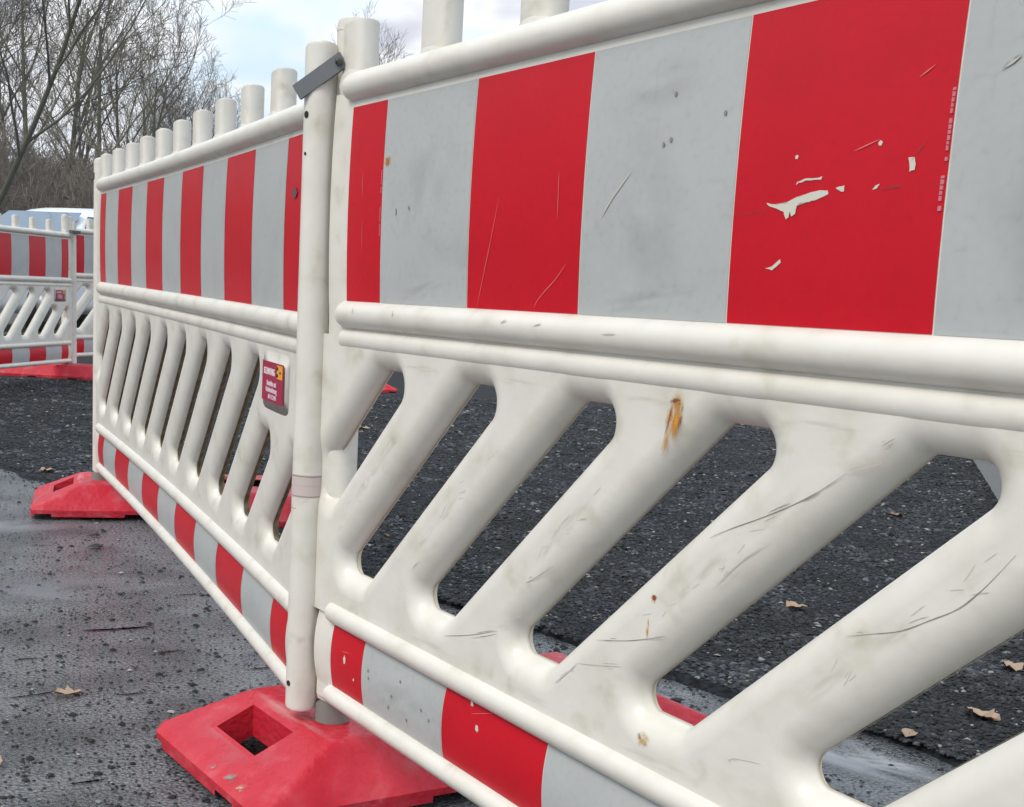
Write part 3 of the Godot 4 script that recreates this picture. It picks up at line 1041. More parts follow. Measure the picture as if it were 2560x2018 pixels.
func make_foot() -> Node3D:
	var xs := []
	for k in 89: xs.append(-0.44 + 0.01 * k)
	var zs := []
	for k in 42: zs.append(-0.205 + 0.01 * k)
	var ni := xs.size()
	var nj := zs.size()
	var holes := [Rect2i(6, 15, 6, 14), Rect2i(76, 15, 6, 14)]
	var rows := []
	for j in range(nj - 1, -1, -1):
		var row := []
		for k in ni:
			var p := rounded(xs[k], zs[j])
			row.append(Vector3(p.x, foot_height(xs[k], zs[j]), p.y))
		rows.append(row)
	var b := Buf.new()
	var nr := []
	for j in nj:
		var row := []
		for k in ni:
			var a: Vector3 = rows[j][mini(k + 1, ni - 1)] - rows[j][maxi(k - 1, 0)]
			var c: Vector3 = rows[mini(j + 1, nj - 1)][k] - rows[maxi(j - 1, 0)][k]
			row.append(a.cross(c).normalized())
		nr.append(row)
	var in_hole := func(k: int, j: int) -> bool:
		for h in holes:
			if h.has_point(Vector2i(k, j)): return true
		return false
	for j in nj - 1:
		for k in ni - 1:
			if in_hole.call(k, j): continue
			b.quad([rows[j][k], rows[j][k + 1], rows[j + 1][k + 1], rows[j + 1][k]], [nr[j][k], nr[j][k + 1], nr[j + 1][k + 1], nr[j + 1][k]])
	# walls of the carrying holes
	for h in holes:
		var x0: int = h.position.x
		var x1: int = h.end.x
		var j0: int = h.position.y
		var j1: int = h.end.y
		var low := func(p: Vector3) -> Vector3: return Vector3(p.x, p.y - 0.050, p.z)
		for k in range(x0, x1):
			b.flat(low.call(rows[j0][k + 1]), low.call(rows[j0][k]), rows[j0][k], rows[j0][k + 1])
			b.flat(low.call(rows[j1][k]), low.call(rows[j1][k + 1]), rows[j1][k + 1], rows[j1][k])
		for j in range(j0, j1):
			b.flat(low.call(rows[j][x0]), low.call(rows[j + 1][x0]), rows[j + 1][x0], rows[j][x0])
			b.flat(low.call(rows[j + 1][x1]), low.call(rows[j][x1]), rows[j][x1], rows[j + 1][x1])
	# outer wall down to a notched lower edge
	var rim := []
	for k in ni: rim.append(rows[0][k])
	for j in range(1, nj): rim.append(rows[j][ni - 1])
	for k in range(ni - 2, -1, -1): rim.append(rows[nj - 1][k])
	for j in range(nj - 2, 0, -1): rim.append(rows[j][0])
	for q in rim.size():
		var p: Vector3 = rim[q]
		var w: Vector3 = rim[(q + 1) % rim.size()]
		var low_y := 0.013 if (q % 27) < 6 else 0.004
		b.flat(Vector3(w.x, low_y, w.z), Vector3(p.x, low_y, p.z), p, w)
	var o := Node3D.new()
	mesh_node("foot_body", b.mesh(), M.red_plastic, o)
	# dark strips set back below: gap shade put in as colour behind the notches
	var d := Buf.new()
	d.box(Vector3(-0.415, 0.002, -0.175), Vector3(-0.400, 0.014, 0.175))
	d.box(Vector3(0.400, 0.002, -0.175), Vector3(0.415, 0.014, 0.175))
	mesh_node("foot_gap_shade", d.mesh(), M.car_dark, o)
	# chalky rubbed ends and grey scraped corners
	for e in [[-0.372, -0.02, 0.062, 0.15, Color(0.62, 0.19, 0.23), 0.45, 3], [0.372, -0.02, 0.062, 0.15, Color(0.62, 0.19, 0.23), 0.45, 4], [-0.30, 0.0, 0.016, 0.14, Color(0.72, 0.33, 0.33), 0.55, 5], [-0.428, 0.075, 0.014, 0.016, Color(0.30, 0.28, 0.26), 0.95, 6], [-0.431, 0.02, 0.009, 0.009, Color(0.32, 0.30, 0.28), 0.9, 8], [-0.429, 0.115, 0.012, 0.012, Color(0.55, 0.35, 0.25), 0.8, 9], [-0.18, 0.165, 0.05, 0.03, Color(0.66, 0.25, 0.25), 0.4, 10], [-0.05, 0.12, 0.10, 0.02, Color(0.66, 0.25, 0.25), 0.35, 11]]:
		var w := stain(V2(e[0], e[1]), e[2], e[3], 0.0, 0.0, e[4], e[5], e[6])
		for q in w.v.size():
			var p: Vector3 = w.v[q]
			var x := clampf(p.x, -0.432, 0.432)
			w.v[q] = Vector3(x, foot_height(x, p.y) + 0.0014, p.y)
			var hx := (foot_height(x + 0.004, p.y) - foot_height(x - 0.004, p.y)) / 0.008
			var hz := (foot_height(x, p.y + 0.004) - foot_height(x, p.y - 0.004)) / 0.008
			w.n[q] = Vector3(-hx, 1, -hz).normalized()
		# leave the carrying holes open
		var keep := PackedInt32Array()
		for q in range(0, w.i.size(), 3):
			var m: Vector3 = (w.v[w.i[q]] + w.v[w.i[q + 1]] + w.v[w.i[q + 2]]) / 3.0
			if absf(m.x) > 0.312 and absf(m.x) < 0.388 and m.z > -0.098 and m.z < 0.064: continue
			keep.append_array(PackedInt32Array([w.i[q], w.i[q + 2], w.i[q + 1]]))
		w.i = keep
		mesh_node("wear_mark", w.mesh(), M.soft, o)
	return o


func _bases() -> void:
	var proto := make_foot()
	var axis_turn := func(d: Vector2) -> float: return atan2(-d.y, d.x)
	var spots := [
		["red plastic ballast block with square carrying hole under the two nearest barriers' joint", Vector3(0.036, 0, -2.054), axis_turn.call(Vector2(0.84, -0.54)), Color()],
		["red plastic ballast block under the far left end of the middle barrier", Vector3(-0.845, 0, -4.13), axis_turn.call(Vector2(0.965, -0.26)), Color()],
		["long red plastic ballast block under the far barriers at the left edge", Vector3(-2.66, 0, -9.03), axis_turn.call(Vector2(1.0, -0.02)), Color()],
		["red ballast block lying behind the middle barrier, seen through its last slots", Vector3(-0.66, 0, -4.12), axis_turn.call(Vector2(0.97, 0.25)), Color()],
		["small faded pink ballast block far off, seen through the nearest barrier's first slot", Vector3(-0.86, 0, -9.30), axis_turn.call(Vector2(0.95, -0.3)), Color()]]
	for k in spots.size():
		var o: Node3D = proto if k == 0 else proto.duplicate()
		o.name = top_name("ballast_block")
		add_child(o)
		o.position = spots[k][1] + Vector3(0, 0.006, 0)
		o.rotation.y = spots[k][2]
		tag(o, spots[k][0], "ballast block", "red ballast blocks under the barriers")


# ------------------------------------------------------------------ ground
const L0 := Vector2(-1.64, -4.80)
const LD := Vector2(0.68, 0.733)
const LM := Vector2(-0.733, 0.68)


func _setting() -> void:
	var g := Buf.new()
	g.flat(Vector3(-300, -0.004, 120), Vector3(300, -0.004, 120), Vector3(300, -0.004, -420), Vector3(-300, -0.004, -420))
	tag(mesh_node("ground", g.mesh(), M.earth, self), "", "", "", "structure")
	var a := Buf.new()
	a.flat(Vector3(-30, 0.0, 30), Vector3(30, 0.0, 30), Vector3(30, 0.0, -40), Vector3(-30, 0.0, -40))
	tag(mesh_node("pavement", a.mesh(), M.asphalt, self), "worn wet grey asphalt in front of the fence", "", "", "structure")
	# fresh tarmac laid on top, with a ragged edge
	var t := Buf.new()
	var jn := FastNoiseLite.new()
	jn.seed = 3; jn.frequency = 2.2; jn.fractal_octaves = 5
	var prev := []
	var k := -9.0
	while k < 16.0:
		var off := jn.get_noise_1d(k) * 0.075
		var e := L0 + LD * k + LM * off
		var e2 := e - LM * 0.018
		var f := e - LM * 32.0
		var row := [Vector3(e.x, 0.0005, e.y), Vector3(e2.x, 0.012, e2.y), Vector3(f.x, 0.012, f.y)]
		if prev:
			for q in 2:
				t.flat(prev[q], row[q], row[q + 1], prev[q + 1])
		prev = row
		k += 0.03 if k > -2.0 and k < 6.0 else 0.25
	tag(mesh_node("tarmac", t.mesh(), M.tarmac, self), "dark coarse fresh tarmac behind the fence", "", "", "structure")
	_gravel()
	# wet hollows in the worn asphalt, sky reflection painted in as pale colour
	for e in [[Vector2(0.66, -2.14), 0.34, 0.10, 0.82, 0.85, Color(0.28, 0.29, 0.31)], [Vector2(0.735, -2.10), 0.10, 0.055, 0.7, 1.0, Color(0.34, 0.35, 0.37)], [Vector2(0.40, -2.42), 0.22, 0.08, 0.85, 0.7, Color(0.28, 0.29, 0.31)], [Vector2(-1.22, -3.75), 0.50, 0.22, 0.6, 0.6, Color(0.26, 0.265, 0.285)], [Vector2(-0.85, -2.95), 0.28, 0.25, 0.3, 0.5, Color(0.26, 0.265, 0.285)]]:
		var b := stain(Vector2(e[0].x, -e[0].y), e[1], e[2], e[3] * (1.0 if e[0].x < 0 else -1.0), 0.0, e[5], e[4], int(e[1] * 100))
		b.warp(func(p: Vector3) -> Vector3: return Vector3(p.x, 0.0030 + 0.0004 * e[4], -p.y))
		for q in b.n.size(): b.n[q] = Vector3.UP
		tag(mesh_node("water", b.mesh(), M.wet_sheen_soft, self), "", "", "", "structure")
	var cuts := [[V2(-0.735, -2.63), V2(-0.665, -2.66), V2(-0.600, -2.70)], [V2(-0.735, -2.17), V2(-0.690, -2.20), V2(-0.650, -2.24)], [V2(-0.560, -2.22), V2(-0.510, -2.245)], [V2(-0.93, -2.95), V2(-0.87, -2.98)], [V2(-0.62, -2.98), V2(-0.56, -3.01)], [V2(-1.10, -3.45), V2(-1.04, -3.47)], [V2(-0.52, -1.80), V2(-0.47, -1.83)], [V2(-0.80, -2.40), V2(-0.75, -2.42)], [V2(-0.55, -2.50), V2(-0.50, -2.53)], [V2(-0.36, -2.42), V2(-0.31, -2.45)]]
	for q in cuts.size():
		var b := ribbon(cuts[q], 0.0, 0.010 if q < 1 else 0.0045)
		b.warp(func(p: Vector3) -> Vector3: return Vector3(p.x, 0.0022, p.y))
		for w in b.n.size(): b.n[w] = Vector3.UP
		mesh_node("gouge", b.mesh(), M.tar_chip, get_node("pavement"))
	# granite kerb behind the tarmac at the right
	var kerb := Node3D.new()
	kerb.name = "kerb"
	add_child(kerb)
	tag(kerb, "pale granite kerb behind the tarmac, seen through the rightmost slot", "kerb", "", "structure")
	var kd := Vector3(0.30, 0, -0.953)
	var ks := Vector3(0.953, 0, 0.30)
	for q in range(-3, 9):
		var o := Vector3(2.125, 0.0, -5.0) + kd * (1.0 * q)
		var bb := Buf.new()
		var h := 0.135
		var p0 := o + kd * 0.004
		var p1 := o + kd * 0.996
		var c := 0.012
		var prof := [[0.0, 0.0], [0.0, h - c], [c, h], [0.15 - c, h], [0.15, h - c], [0.15, 0.0]]
		for s in 5:
			var u: Array = prof[s]
			var w: Array = prof[s + 1]
			bb.flat(p1 + ks * u[0] + Vector3(0, u[1], 0), p0 + ks * u[0] + Vector3(0, u[1], 0), p0 + ks * w[0] + Vector3(0, w[1], 0), p1 + ks * w[0] + Vector3(0, w[1], 0))
		bb.flat(p0 + ks * 0.15, p0, p0 + Vector3(0, h - c, 0), p0 + ks * 0.15 + Vector3(0, h - c, 0))
		mesh_node("kerb_stone", bb.mesh(), M.granite, kerb)
	# wooded bank far behind
	var rows := []
	var bn := FastNoiseLite.new()
	bn.seed = 8; bn.frequency = 0.05; bn.fractal_octaves = 4
	for j in 10:
		var row := []
		for q in 61:
			var az := deg_to_rad(-85.0 + q * 2.2)
			var r := 50.0 + j * 5.0
			var x := sin(az) * r
			var z := -cos(az) * r
			var fall := clampf(1.15 - maxf(0.0, rad_to_deg(az) + 14.0) / 26.0, 0.0, 1.0)
			row.append(Vector3(x, -0.2 + minf(j, 5) * 0.55 * fall * (1.0 + 0.6 * bn.get_noise_2d(x, z)), z))
		rows.append(row)
	var bk := Buf.new()
	sheet(rows, bk)
	tag(mesh_node("hills", bk.mesh(), M.earth, self), "brown leaf covered bank under the trees", "", "", "structure")


func stone_mesh(sd: int) -> ArrayMesh:
	var r := RandomNumberGenerator.new()
	r.seed = sd
	var pts := [Vector3(1, 0, 0), Vector3(0, 0, 1), Vector3(-1, 0, 0), Vector3(0, 0, -1), Vector3(0, 1, 0), Vector3(0, -1, 0)]
	for k in 6:
		pts[k] = pts[k] * r.randf_range(0.75, 1.2) + Vector3(r.randf_range(-.2, .2), r.randf_range(-.15, .15), r.randf_range(-.2, .2))
	var b := Buf.new()
	for k in 4:
		var a: Vector3 = pts[k]
		var c: Vector3 = pts[(k + 1) % 4]
		var m: Vector3 = (a + c + pts[4]) * 0.42 + Vector3(0, 0.1, 0)
		for e in [[a, m, c], [c, m, pts[4]], [pts[4], m, a]]:
			b.tri(e[0], e[1], e[2])
	for k in b.v.size(): b.c.append(Color.WHITE)
	return b.mesh()


func scatter(called: String, label: String, mesh: Mesh, m: Material, xf: Array, cols: Array) -> void:
	var mm := MultiMesh.new()
	mm.transform_format = MultiMesh.TRANSFORM_3D
	mm.use_colors = not cols.is_empty()
	mm.mesh = mesh
	mm.instance_count = xf.size()
	for k in xf.size():
		mm.set_instance_transform(k, xf[k])
		if cols: mm.set_instance_color(k, cols[k])
	var o := MultiMeshInstance3D.new()
	o.name = called
	o.multimesh = mm
	o.material_override = m
	add_child(o, true)
	tag(o, label, "gravel", "", "stuff")


func _gravel() -> void:
	var r := RandomNumberGenerator.new()
	r.seed = 99
	var patchy := FastNoiseLite.new()
	patchy.seed = 4; patchy.frequency = 3.0; patchy.fractal_octaves = 4
	for v in 3:
		var xf := []
		var cols := []
		while xf.size() < 42000:
			var d := 1.75 * pow(5.2, r.randf())
			var az := deg_to_rad(r.randf_range(-20.0, 27.0))
			var p := Vector2(sin(az), -cos(az)) * d
			var s := (p - L0).dot(LM)
			if s > -0.01: continue
			var size := r.randf_range(0.0018, 0.0058) * (0.8 + 0.14 * d) * clampf(1.0 + 0.9 * patchy.get_noise_2d(p.x + 9.0, p.y), 0.6, 1.6)
			var b := Basis.from_euler(Vector3(r.randf_range(-.5, .5), r.randf() * TAU, r.randf_range(-.5, .5))).scaled(Vector3(size * 1.2, size * r.randf_range(0.5, 0.85), size))
			var t := r.randf()
			var g := (0.006 + 0.075 * pow(t, 4.0)) * clampf(0.75 + 1.3 * patchy.get_noise_2d(p.x, p.y), 0.25, 1.4)
			if r.randf() < 0.02: g = r.randf_range(0.10, 0.26)
			if r.randf() < 0.12: b = b.scaled(Vector3.ONE * 1.6)
			xf.append(Transform3D(b, Vector3(p.x, 0.0125, p.y)))
			cols.append(Color(g, g * 1.03, g * (1.22 if g < 0.1 else 1.0)))
		scatter("tarmac_stones", "dark stones in the surface of the fresh tarmac", stone_mesh(v + 1), M.stone, xf, cols)
	var x2 := []
	var c2 := []
	while x2.size() < 6500:
		var d := 1.6 * pow(3.6, r.randf())
		var az := deg_to_rad(r.randf_range(-24.0, 20.0))
		var p := Vector2(sin(az), -cos(az)) * d
		if (p - L0).dot(LM) < 0.02: continue
		var size := r.randf_range(0.0012, 0.0030)
		if r.randf() < 0.10: size = r.randf_range(0.0035, 0.0068)
		x2.append(Transform3D(Basis.from_euler(Vector3(0, r.randf() * TAU, 0)).scaled(Vector3(size * 1.3, size * 0.8, size)), Vector3(p.x, 0.001, p.y)))
		var g := 0.012 if r.randf() < 0.94 else r.randf_range(0.14, 0.32)
		c2.append(Color(g, g, g))
	scatter("loose_chippings", "loose black chippings strewn over the worn asphalt", stone_mesh(9), M.stone, x2, c2)
	var x3 := []
	var c3 := []
	for q in 900:
		var k := r.randf_range(-1.5, 5.5)
		var p := L0 + LD * k + LM * absf(r.randfn(0.0, 0.05))
		var size := r.randf_range(0.0015, 0.0045)
		x3.append(Transform3D(Basis.from_euler(Vector3(0, r.randf() * TAU, 0)).scaled(Vector3(size * 1.3, size * 0.8, size)), Vector3(p.x, 0.001, p.y)))
		c3.append(Color(0.018, 0.018, 0.02))
	scatter("edge_crumbs", "crumbs of tarmac along the ragged edge", stone_mesh(12), M.stone, x3, c3)


# ------------------------------------------------------------------ leaves and lumps
func leaf_mesh(sd: int, size: float) -> ArrayMesh:
	var r := RandomNumberGenerator.new()
	r.seed = sd
	var b := Buf.new()
	var n := 8
	var mid := []
	var lft := []
	var rgt := []
	for k in n + 1:
		var t := float(k) / n
		var w := size * 0.30 * sin(PI * pow(t, 0.8)) * (0.75 + 0.45 * absf(sin(t * 9.0 + sd)))
		var curl := 0.20 * size * pow(t - 0.4, 2.0) * r.randf_range(0.8, 2.6)
		mid.append(Vector3((t - 0.5) * size, 0.002 + curl * 0.5, 0.04 * size * sin(t * 4 + sd)))
		lft.append(mid[k] + Vector3(r.randf_range(-.04, .04) * size, w * r.randf_range(0.2, 0.8) + 0.002, -w))
		rgt.append(mid[k] + Vector3(r.randf_range(-.04, .04) * size, w * r.randf_range(0.1, 0.6) + 0.002, w))
	for k in n:
		b.flat(mid[k], mid[k + 1], lft[k + 1], lft[k])
		b.flat(rgt[k], rgt[k + 1], mid[k + 1], mid[k])
	return b.mesh()


func _small_things() -> void:
	var spots := [
		[Vector2(0.861, -3.150), 0.075, "curled pale brown leaf on the tarmac in the middle of the widest open slot", 0.3, "leaf"],
		[Vector2(1.000, -2.340), 0.095, "large pale dry leaf on the tarmac in the lowest slot at the right edge", 2.2, "leaf"],
		[Vector2(1.423, -3.642), 0.080, "flat brown leaf on the tarmac below the granite kerb", 1.2, "leaf_dark"],
		[Vector2(-0.640, -2.205), 0.062, "brown leaf lying in a wet dark patch on the worn asphalt at the left", 0.1, "leaf"],
		[Vector2(-0.652, -1.862), 0.050, "light brown leaf cut off by the left edge of the picture", 2.6, "leaf"],
		[Vector2(0.822, -2.204), 0.060, "small crumpled leaf by the puddle behind the lowest slot", 0.9, "leaf"],
		[Vector2(-0.440, -6.700), 0.090, "narrow pale leaf far back on the tarmac, seen through the first slot", 0.1, "leaf"],
		[Vector2(-0.170, -3.800), 0.040, "small pinkish leaf on the tarmac at the lower end of the second slot", 1.9, "leaf_dark"],
		[Vector2(1.75, -4.35), 0.090, "brown leaf lying against the foot of the granite kerb", 0.6, "leaf"],
		[Vector2(1.62, -4.75), 0.085, "dark brown leaf in the gutter before the kerb, upper end of the wide slot", 2.8, "leaf_dark"],
		[Vector2(1.20, -2.70), 0.085, "pale leaf at the extreme right edge beneath the rightmost slat", 1.5, "leaf"],
		[Vector2(-1.43, -4.68), 0.075, "ochre leaf behind the foot at the far end of the middle barrier", 0.4, "leaf"]]
	for k in spots.size():
		var e: Array = spots[k]
		var c: Vector2 = e[0]
		var y := 0.014 if (c - L0).dot(LM) < 0 else 0.002
		var o := mesh_node(top_name("dry_leaf"), leaf_mesh(k + 3, e[1] * 0.8), M[e[4]], self)
		o.position = Vector3(c.x, y, c.y)
		o.rotation.y = e[3]
		tag(o, e[2], "leaf", "dry leaves on the ground")
	for e in [[Vector2(0.447, -2.370), 0.011, "black tar lump on the wet asphalt behind the fourth slot"], [Vector2(-0.925, -3.47), 0.017, "black tar lump on the worn asphalt left of the far foot"], [Vector2(-0.97, -3.62), 0.013, "flat black crumb of tar beside the far foot's left end"], [Vector2(0.70, -2.22), 0.010, "black tar lump at the tarmac edge in the lowest slot"]]:
		var c: Vector2 = e[0]
		var o := mesh_node(top_name("tar_lump"), stone_mesh(int(e[1] * 1000)), M.tar_chip, self)
		o.position = Vector3(c.x, 0.005, c.y)
		o.scale = Vector3(e[1] * 1.5, e[1] * 0.6, e[1])
		o.rotation.y = 0.15
		tag(o, e[2], "tar lump", "loose tar lumps")


# ------------------------------------------------------------------ parked car
func _car() -> void:
	var car := thing("parked_car", "white hatchback parked behind the far left barriers, only roof and windows showing", "car", Vector3(-5.02, 0.0, -17.0), deg_to_rad(247.0))
	# sections from nose (x=2.1) to tail (x=-2.1): x, sill y, belt y, roof y, half width, half width of the roof
	var S := [[2.10, 0.32, 0.60, 0.60, 0.62, 0.62], [2.00, 0.22, 0.72, 0.72, 0.78, 0.76], [1.55, 0.20, 0.84, 0.85, 0.86, 0.80], [1.05, 0.20, 0.93, 0.94, 0.88, 0.78], [0.85, 0.20, 0.95, 1.02, 0.88, 0.74], [0.25, 0.20, 0.96, 1.38, 0.88, 0.60], [0.0, 0.20, 0.97, 1.45, 0.88, 0.58], [-0.7, 0.20, 0.98, 1.49, 0.88, 0.58], [-1.35, 0.20, 1.00, 1.45, 0.87, 0.57], [-1.75, 0.22, 1.02, 1.28, 0.85, 0.60], [-2.0, 0.26, 0.98, 1.00, 0.80, 0.70], [-2.1, 0.34, 0.70, 0.70, 0.70, 0.68]]
	var rows := []
	for e in S:
		var w: float = e[4]
		var rw: float = e[5]
		var half := [[0.0, e[1]], [w * 0.9, e[1]], [w * 0.99, e[1] + 0.12], [w, lerpf(e[1], e[2], 0.6)], [w * 0.97, e[2]], [lerpf(w * 0.95, rw, 0.5), lerpf(e[2], e[3], 0.5)], [rw, e[3] - 0.05 * minf(1, (e[3] - e[2]) * 4)], [rw * 0.8, e[3] - 0.01], [rw * 0.4, e[3] + 0.015], [0.0, e[3] + 0.02]]
		var row := []
		for p in half: row.append(Vector3(e[0], p[1], p[0]))
		for q in range(half.size() - 2, -1, -1): row.append(Vector3(e[0], half[q][1], -half[q][0]))
		rows.append(row)
	var b := Buf.new()
	sheet(rows, b)
	for k in rows[0].size() - 1:
		b.tri(Vector3(2.1, 0.5, 0), rows[0][k + 1], rows[0][k])
		b.tri(Vector3(-2.1, 0.5, 0), rows[-1][k], rows[-1][k + 1])
	var body := mesh_node("body", b.mesh(), M.car_paint, car)
	body.material_override.cull_mode = BaseMaterial3D.CULL_DISABLED
	var ws := Buf.new()
	ws.flat(Vector3(0.87, 1.03, -0.70), Vector3(0.87, 1.03, 0.70), Vector3(0.28, 1.405, 0.56), Vector3(0.28, 1.405, -0.56))
	mesh_node("windscreen", ws.mesh(), M.car_screen, car)
	var rs := Buf.new()
	rs.flat(Vector3(-1.97, 1.06, 0.66), Vector3(-1.97, 1.06, -0.66), Vector3(-1.50, 1.43, -0.52), Vector3(-1.50, 1.43, 0.52))
	mesh_node("rear_window", rs.mesh(), M.car_glass, car)
	for s in [-1.0, 1.0]:
		for e in [[0.68, 0.02, 0.20], [-0.06, -0.80, -0.80], [-0.88, -1.52, -1.36]]:
			var sw := Buf.new()
			var a := Vector3(e[0], 1.00, s * 0.862)
			var c := Vector3(e[1], 1.00, s * 0.862)
			var d := Vector3(e[2] if e[0] < 0.1 else 0.02, 1.36, s * 0.655)
			var f := Vector3(0.30 if e[0] > 0.1 else e[0], 1.36, s * 0.655)
			if s > 0: sw.flat(c, a, f, d)
			else: sw.flat(a, c, d, f)
			mesh_node("side_window", sw.mesh(), M.car_glass, car)
		for x in [1.30, -1.30]:
			var wh := Buf.new()
			tube(wh, Vector3(x, 0.31, s * 0.68), Vector3(x, 0.31, s * 0.895), Vector3(0, 1, 0), 0.31, 0.31, 24, 1, 0.12)
			var wheel := mesh_node("wheel", wh.mesh(), M.car_dark, car)
			var ri := Buf.new()
			tube(ri, Vector3(x, 0.31, s * 0.80), Vector3(x, 0.31, s * 0.905), Vector3(0, 1, 0), 0.20, 0.20, 18, 1, 0.08)
			mesh_node("rim", ri.mesh(), M.car_rim, wheel)
		var hl := Buf.new()
		tube(hl, Vector3(1.80, 0.68, s * 0.62), Vector3(2.06, 0.64, s * 0.56), Vector3(0, 1, 0), 0.07, 0.14, 14, 1, 0.5)
		mesh_node("headlight", hl.mesh(), M.car_lamp, car)
		var mi := Buf.new()
		tube(mi, Vector3(0.62, 1.03, s * 0.88), Vector3(0.62, 1.03, s * 1.04), Vector3(0, 1, 0), 0.07, 0.06, 12, 1, 0.7)
		mesh_node("mirror", mi.mesh(), M.car_paint, car)


# ------------------------------------------------------------------ trees
class TreeGrower:
	var trunk: RefCounted
	var crown: RefCounted
	var r := RandomNumberGenerator.new()
	var kids := [9, 7, 6, 5]
	var depth := 4
	var spread := 0.9
	var lift := 0.25
	var min_r := 0.006
	var tint := Color(0.07, 0.06, 0.052)
	var moss := Color(0.085, 0.085, 0.05)
	var shrink := 0.55

	func limb(b, p0: Vector3, p1: Vector3, r0: float, r1: float, sides: int, col: Color) -> void:
		var ax := (p1 - p0).normalized()
		var s1 := ax.cross(Vector3(0.31, 0.17, 0.93)).normalized()
		var s2 := ax.cross(s1)
		var k: int = b.v.size()
		for j in sides:
			var t := TAU * j / sides
			var d := s1 * cos(t) + s2 * sin(t)
			b.v.append(p0 + d * r0); b.n.append(d); b.c.append(col)
			b.v.append(p1 + d * r1); b.n.append(d); b.c.append(col)
		for j in sides:
			var a := k + 2 * j
			var c := k + 2 * ((j + 1) % sides)
			b.i.append_array(PackedInt32Array([a, a + 1, c + 1, a, c + 1, c]))

	func grow(p: Vector3, d: Vector3, length: float, rad: float, level: int) -> void:
		var segs: int = [7, 6, 5, 4, 3, 2][level]
		var pts := [p]
		var dirs := [d]
		var dir := d
		var wob: float = [0.06, 0.16, 0.22, 0.26, 0.30, 0.3][level]
		for k in segs:
			dir = (dir + Vector3(r.randf_range(-wob, wob), r.randf_range(-wob, wob) + lift * 0.18, r.randf_range(-wob, wob))).normalized()
			p = p + dir * length / segs
			pts.append(p); dirs.append(dir)
		var b = trunk if level <= 1 else crown
		var col: Color = moss.lerp(tint, clampf(level / 2.5 + r.randf_range(-0.2, 0.2), 0, 1)) * r.randf_range(0.75, 1.25)
		for k in segs:
			var ra := maxf(rad * (1.0 - 0.75 * k / segs), min_r)
			var rb := maxf(rad * (1.0 - 0.75 * (k + 1) / segs), min_r * 0.7)
			limb(b, pts[k], pts[k + 1], ra, rb, 6 if level == 0 else (4 if level == 1 else 3), col)
		if level >= depth: return
		var n: int = kids[level]
		for k in n:
			var t := lerpf(0.30 if level == 0 else 0.18, 1.0, (k + r.randf() * 0.9) / n)
			var f := t * segs
			var s := mini(int(f), segs - 1)
			var at: Vector3 = pts[s].lerp(pts[s + 1], f - s)
			var bd: Vector3 = dirs[s]
			var side := bd.cross(Vector3(r.randf_range(-1, 1), r.randf_range(-1, 1), r.randf_range(-1, 1))).normalized()
			var nd := (bd * r.randf_range(0.5, 0.95) + side * spread + Vector3(0, lift, 0)).normalized()
			grow(at, nd, length * shrink * r.randf_range(0.7, 1.15) * (1.15 - 0.45 * t), maxf(rad * (1.0 - 0.65 * t) * 0.55, min_r), level + 1)


func tree_proto(sd: int, height: float, rad: float, kids: Array, spread: float, lift: float, tint: Color, min_r: float, lean := Vector3.UP, shrink := 0.55) -> Node3D:
	var t := TreeGrower.new()
	t.trunk = Buf.new()
	t.crown = Buf.new()
	t.r.seed = sd
	t.kids = kids
	t.depth = kids.size()
	t.spread = spread
	t.lift = lift
	t.tint = tint
	t.min_r = min_r
	t.shrink = shrink
	t.grow(Vector3.ZERO, lean.normalized(), height * 0.8, rad, 0)
	var o := Node3D.new()
	mesh_node("trunk", t.trunk.mesh(), M.bark, o)
	mesh_node("crown", t.crown.mesh(), M.bark, o)
	return o


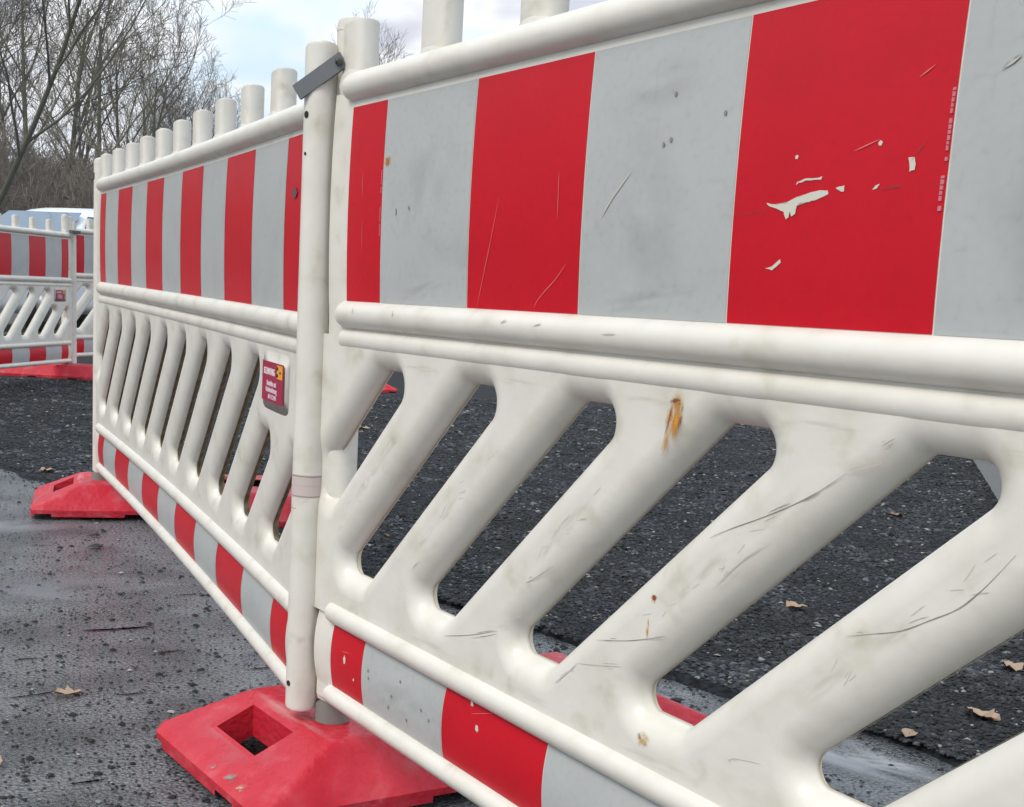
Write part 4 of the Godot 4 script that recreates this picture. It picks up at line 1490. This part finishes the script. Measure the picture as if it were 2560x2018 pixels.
func _trees() -> void:
	var grey_t := Color(0.120, 0.100, 0.090)
	var brown_t := Color(0.165, 0.128, 0.090)
	var green_t := Color(0.170, 0.155, 0.098)
	var protos := [
		tree_proto(101, 10.5, 0.13, [9, 6, 5, 4], 0.85, 0.40, grey_t, 0.0062),
		tree_proto(202, 9.5, 0.11, [10, 6, 5, 4], 0.80, 0.45, brown_t, 0.0062),
		tree_proto(303, 10.0, 0.12, [10, 7, 5, 4], 0.95, 0.30, green_t, 0.0062),
		tree_proto(404, 8.0, 0.09, [10, 6, 5, 4], 0.90, 0.35, brown_t, 0.0062)]
	# direction in degrees, distance, kind, size
	var front := [[-19.0, 44, 2, 1.05], [-17.5, 41, 1, 1.10], [-16.2, 46, 0, 1.08], [-15.0, 41, 2, 0.95], [-13.8, 45, 3, 1.12], [-12.7, 43, 0, 0.80], [-11.7, 47, 2, 0.78], [-10.6, 45, 1, 0.70], [-9.6, 48, 0, 0.63], [-8.5, 47, 3, 0.70], [-7.4, 50, 2, 0.55]]
	var rear := [[-18.2, 60, 0, 1.15], [-15.6, 62, 1, 1.20], [-13.1, 61, 2, 0.98], [-11.1, 63, 0, 0.84], [-9.0, 62, 1, 0.74]]
	var gap := [[-3.35, 58, 0, 1.04], [-4.35, 61, 3, 1.04], [-2.75, 63, 1, 0.84]]
	var nth := ["leftmost", "second from the left", "third from the left", "fourth from the left", "fifth from the left", "sixth from the left", "seventh from the left", "eighth from the left", "ninth from the left", "tenth from the left", "rightmost"]
	var kinds := ["tall grey bare tree", "brown bare tree", "mossy greenish bare tree", "low bushy bare tree"]
	var rows := [[front, "in the front row of the wood"], [rear, "in the rear row of the wood"], [gap, "showing between the post and picket of the nearest barrier"]]
	var n := 0
	for row in rows:
		for k in row[0].size():
			var e: Array = row[0][k]
			var o: Node3D = protos[e[2]].duplicate()
			o.name = top_name("bare_tree")
			add_child(o)
			var az := deg_to_rad(e[0])
			o.position = Vector3(sin(az) * e[1], -0.1, -cos(az) * e[1])
			o.rotation.y = n * 2.4
			o.scale = Vector3.ONE * e[3]
			n += 1
			var which: String = nth[k] if k < row[0].size() - 1 or row[0].size() > 10 else "rightmost"
			if row[0] == gap: which = ["tallest", "left", "right"][k]
			tag(o, "%s, %s %s" % [kinds[e[2]], which, row[1]], "tree", "bare trees of the wood beyond the car park")
	# the wood goes on to the left of the picture, where it shows in the gloss of the films and of the wet ground
	for v in 2:
		for part in ["trunk", "crown"]:
			var src: MeshInstance3D = protos[v * 2].get_node(part)
			var mw := MultiMesh.new()
			mw.transform_format = MultiMesh.TRANSFORM_3D
			mw.mesh = src.mesh
			mw.instance_count = 26
			var rw := RandomNumberGenerator.new()
			rw.seed = 40 + v
			for q in 26:
				var az := deg_to_rad(-21.5 - q * 1.9 + rw.randf_range(-0.8, 0.8))
				var d := rw.randf_range(36.0, 56.0)
				mw.set_instance_transform(q, Transform3D(Basis(Vector3.UP, rw.randf() * TAU).scaled(Vector3.ONE * rw.randf_range(0.9, 1.25)), Vector3(sin(az) * d, -0.1, -cos(az) * d)))
			var ow := MultiMeshInstance3D.new()
			ow.name = "wood"
			ow.multimesh = mw
			ow.material_override = M.bark
			add_child(ow, true)
			tag(ow, "bare wood going on beyond the left edge of the picture", "wood", "", "stuff")
	for p in protos: p.free()
	# the nearer tree that leans in from the left
	var big := tree_proto(777, 9.6, 0.058, [9, 7, 5, 4], 0.75, 0.16, Color(0.062, 0.056, 0.062), 0.0042, Vector3(0.68, 1, 0.1), 0.47)
	big.name = top_name("bare_tree")
	add_child(big)
	big.position = Vector3(sin(deg_to_rad(-21.0)) * 23.0, 0, -cos(deg_to_rad(-21.0)) * 23.0)
	tag(big, "nearest dark bare tree, long limbs leaning in from the left edge", "tree")
	# brushwood
	var t := TreeGrower.new()
	t.trunk = Buf.new(); t.crown = Buf.new()
	t.r.seed = 5
	t.kids = [6, 5, 4]; t.depth = 3; t.spread = 0.8; t.lift = 0.3; t.min_r = 0.007
	t.tint = Color(0.19, 0.158, 0.125); t.moss = Color(0.18, 0.155, 0.115)
	for q in 12:
		var a := TAU * q / 12.0
		t.grow(Vector3(cos(a) * 0.5, 0, sin(a) * 0.5), Vector3(cos(a) * 0.5, 1, sin(a) * 0.5).normalized(), t.r.randf_range(1.6, 3.0), 0.022, 0)
	var mesh := ArrayMesh.new()
	t.trunk.add_to(mesh, M.bark)
	t.crown.add_to(mesh, M.bark)
	var r := RandomNumberGenerator.new()
	r.seed = 61
	var mm := MultiMesh.new()
	mm.transform_format = MultiMesh.TRANSFORM_3D
	mm.mesh = mesh
	mm.instance_count = 420
	for q in 420:
		var az := deg_to_rad(r.randf_range(-25.0, 2.0) if q < 200 else r.randf_range(-72.0, -24.0))
		var d := r.randf_range(37.0, 58.0)
		var s := r.randf_range(0.7, 1.25)
		mm.set_instance_transform(q, Transform3D(Basis(Vector3.UP, r.randf() * TAU).scaled(Vector3.ONE * s), Vector3(sin(az) * d, 0.0 + maxf(0, d - 48) * 0.08, -cos(az) * d)))
	var o := MultiMeshInstance3D.new()
	o.name = "brushwood"
	o.multimesh = mm
	add_child(o)
	tag(o, "brown leafless brushwood under the trees", "brushwood", "", "stuff")
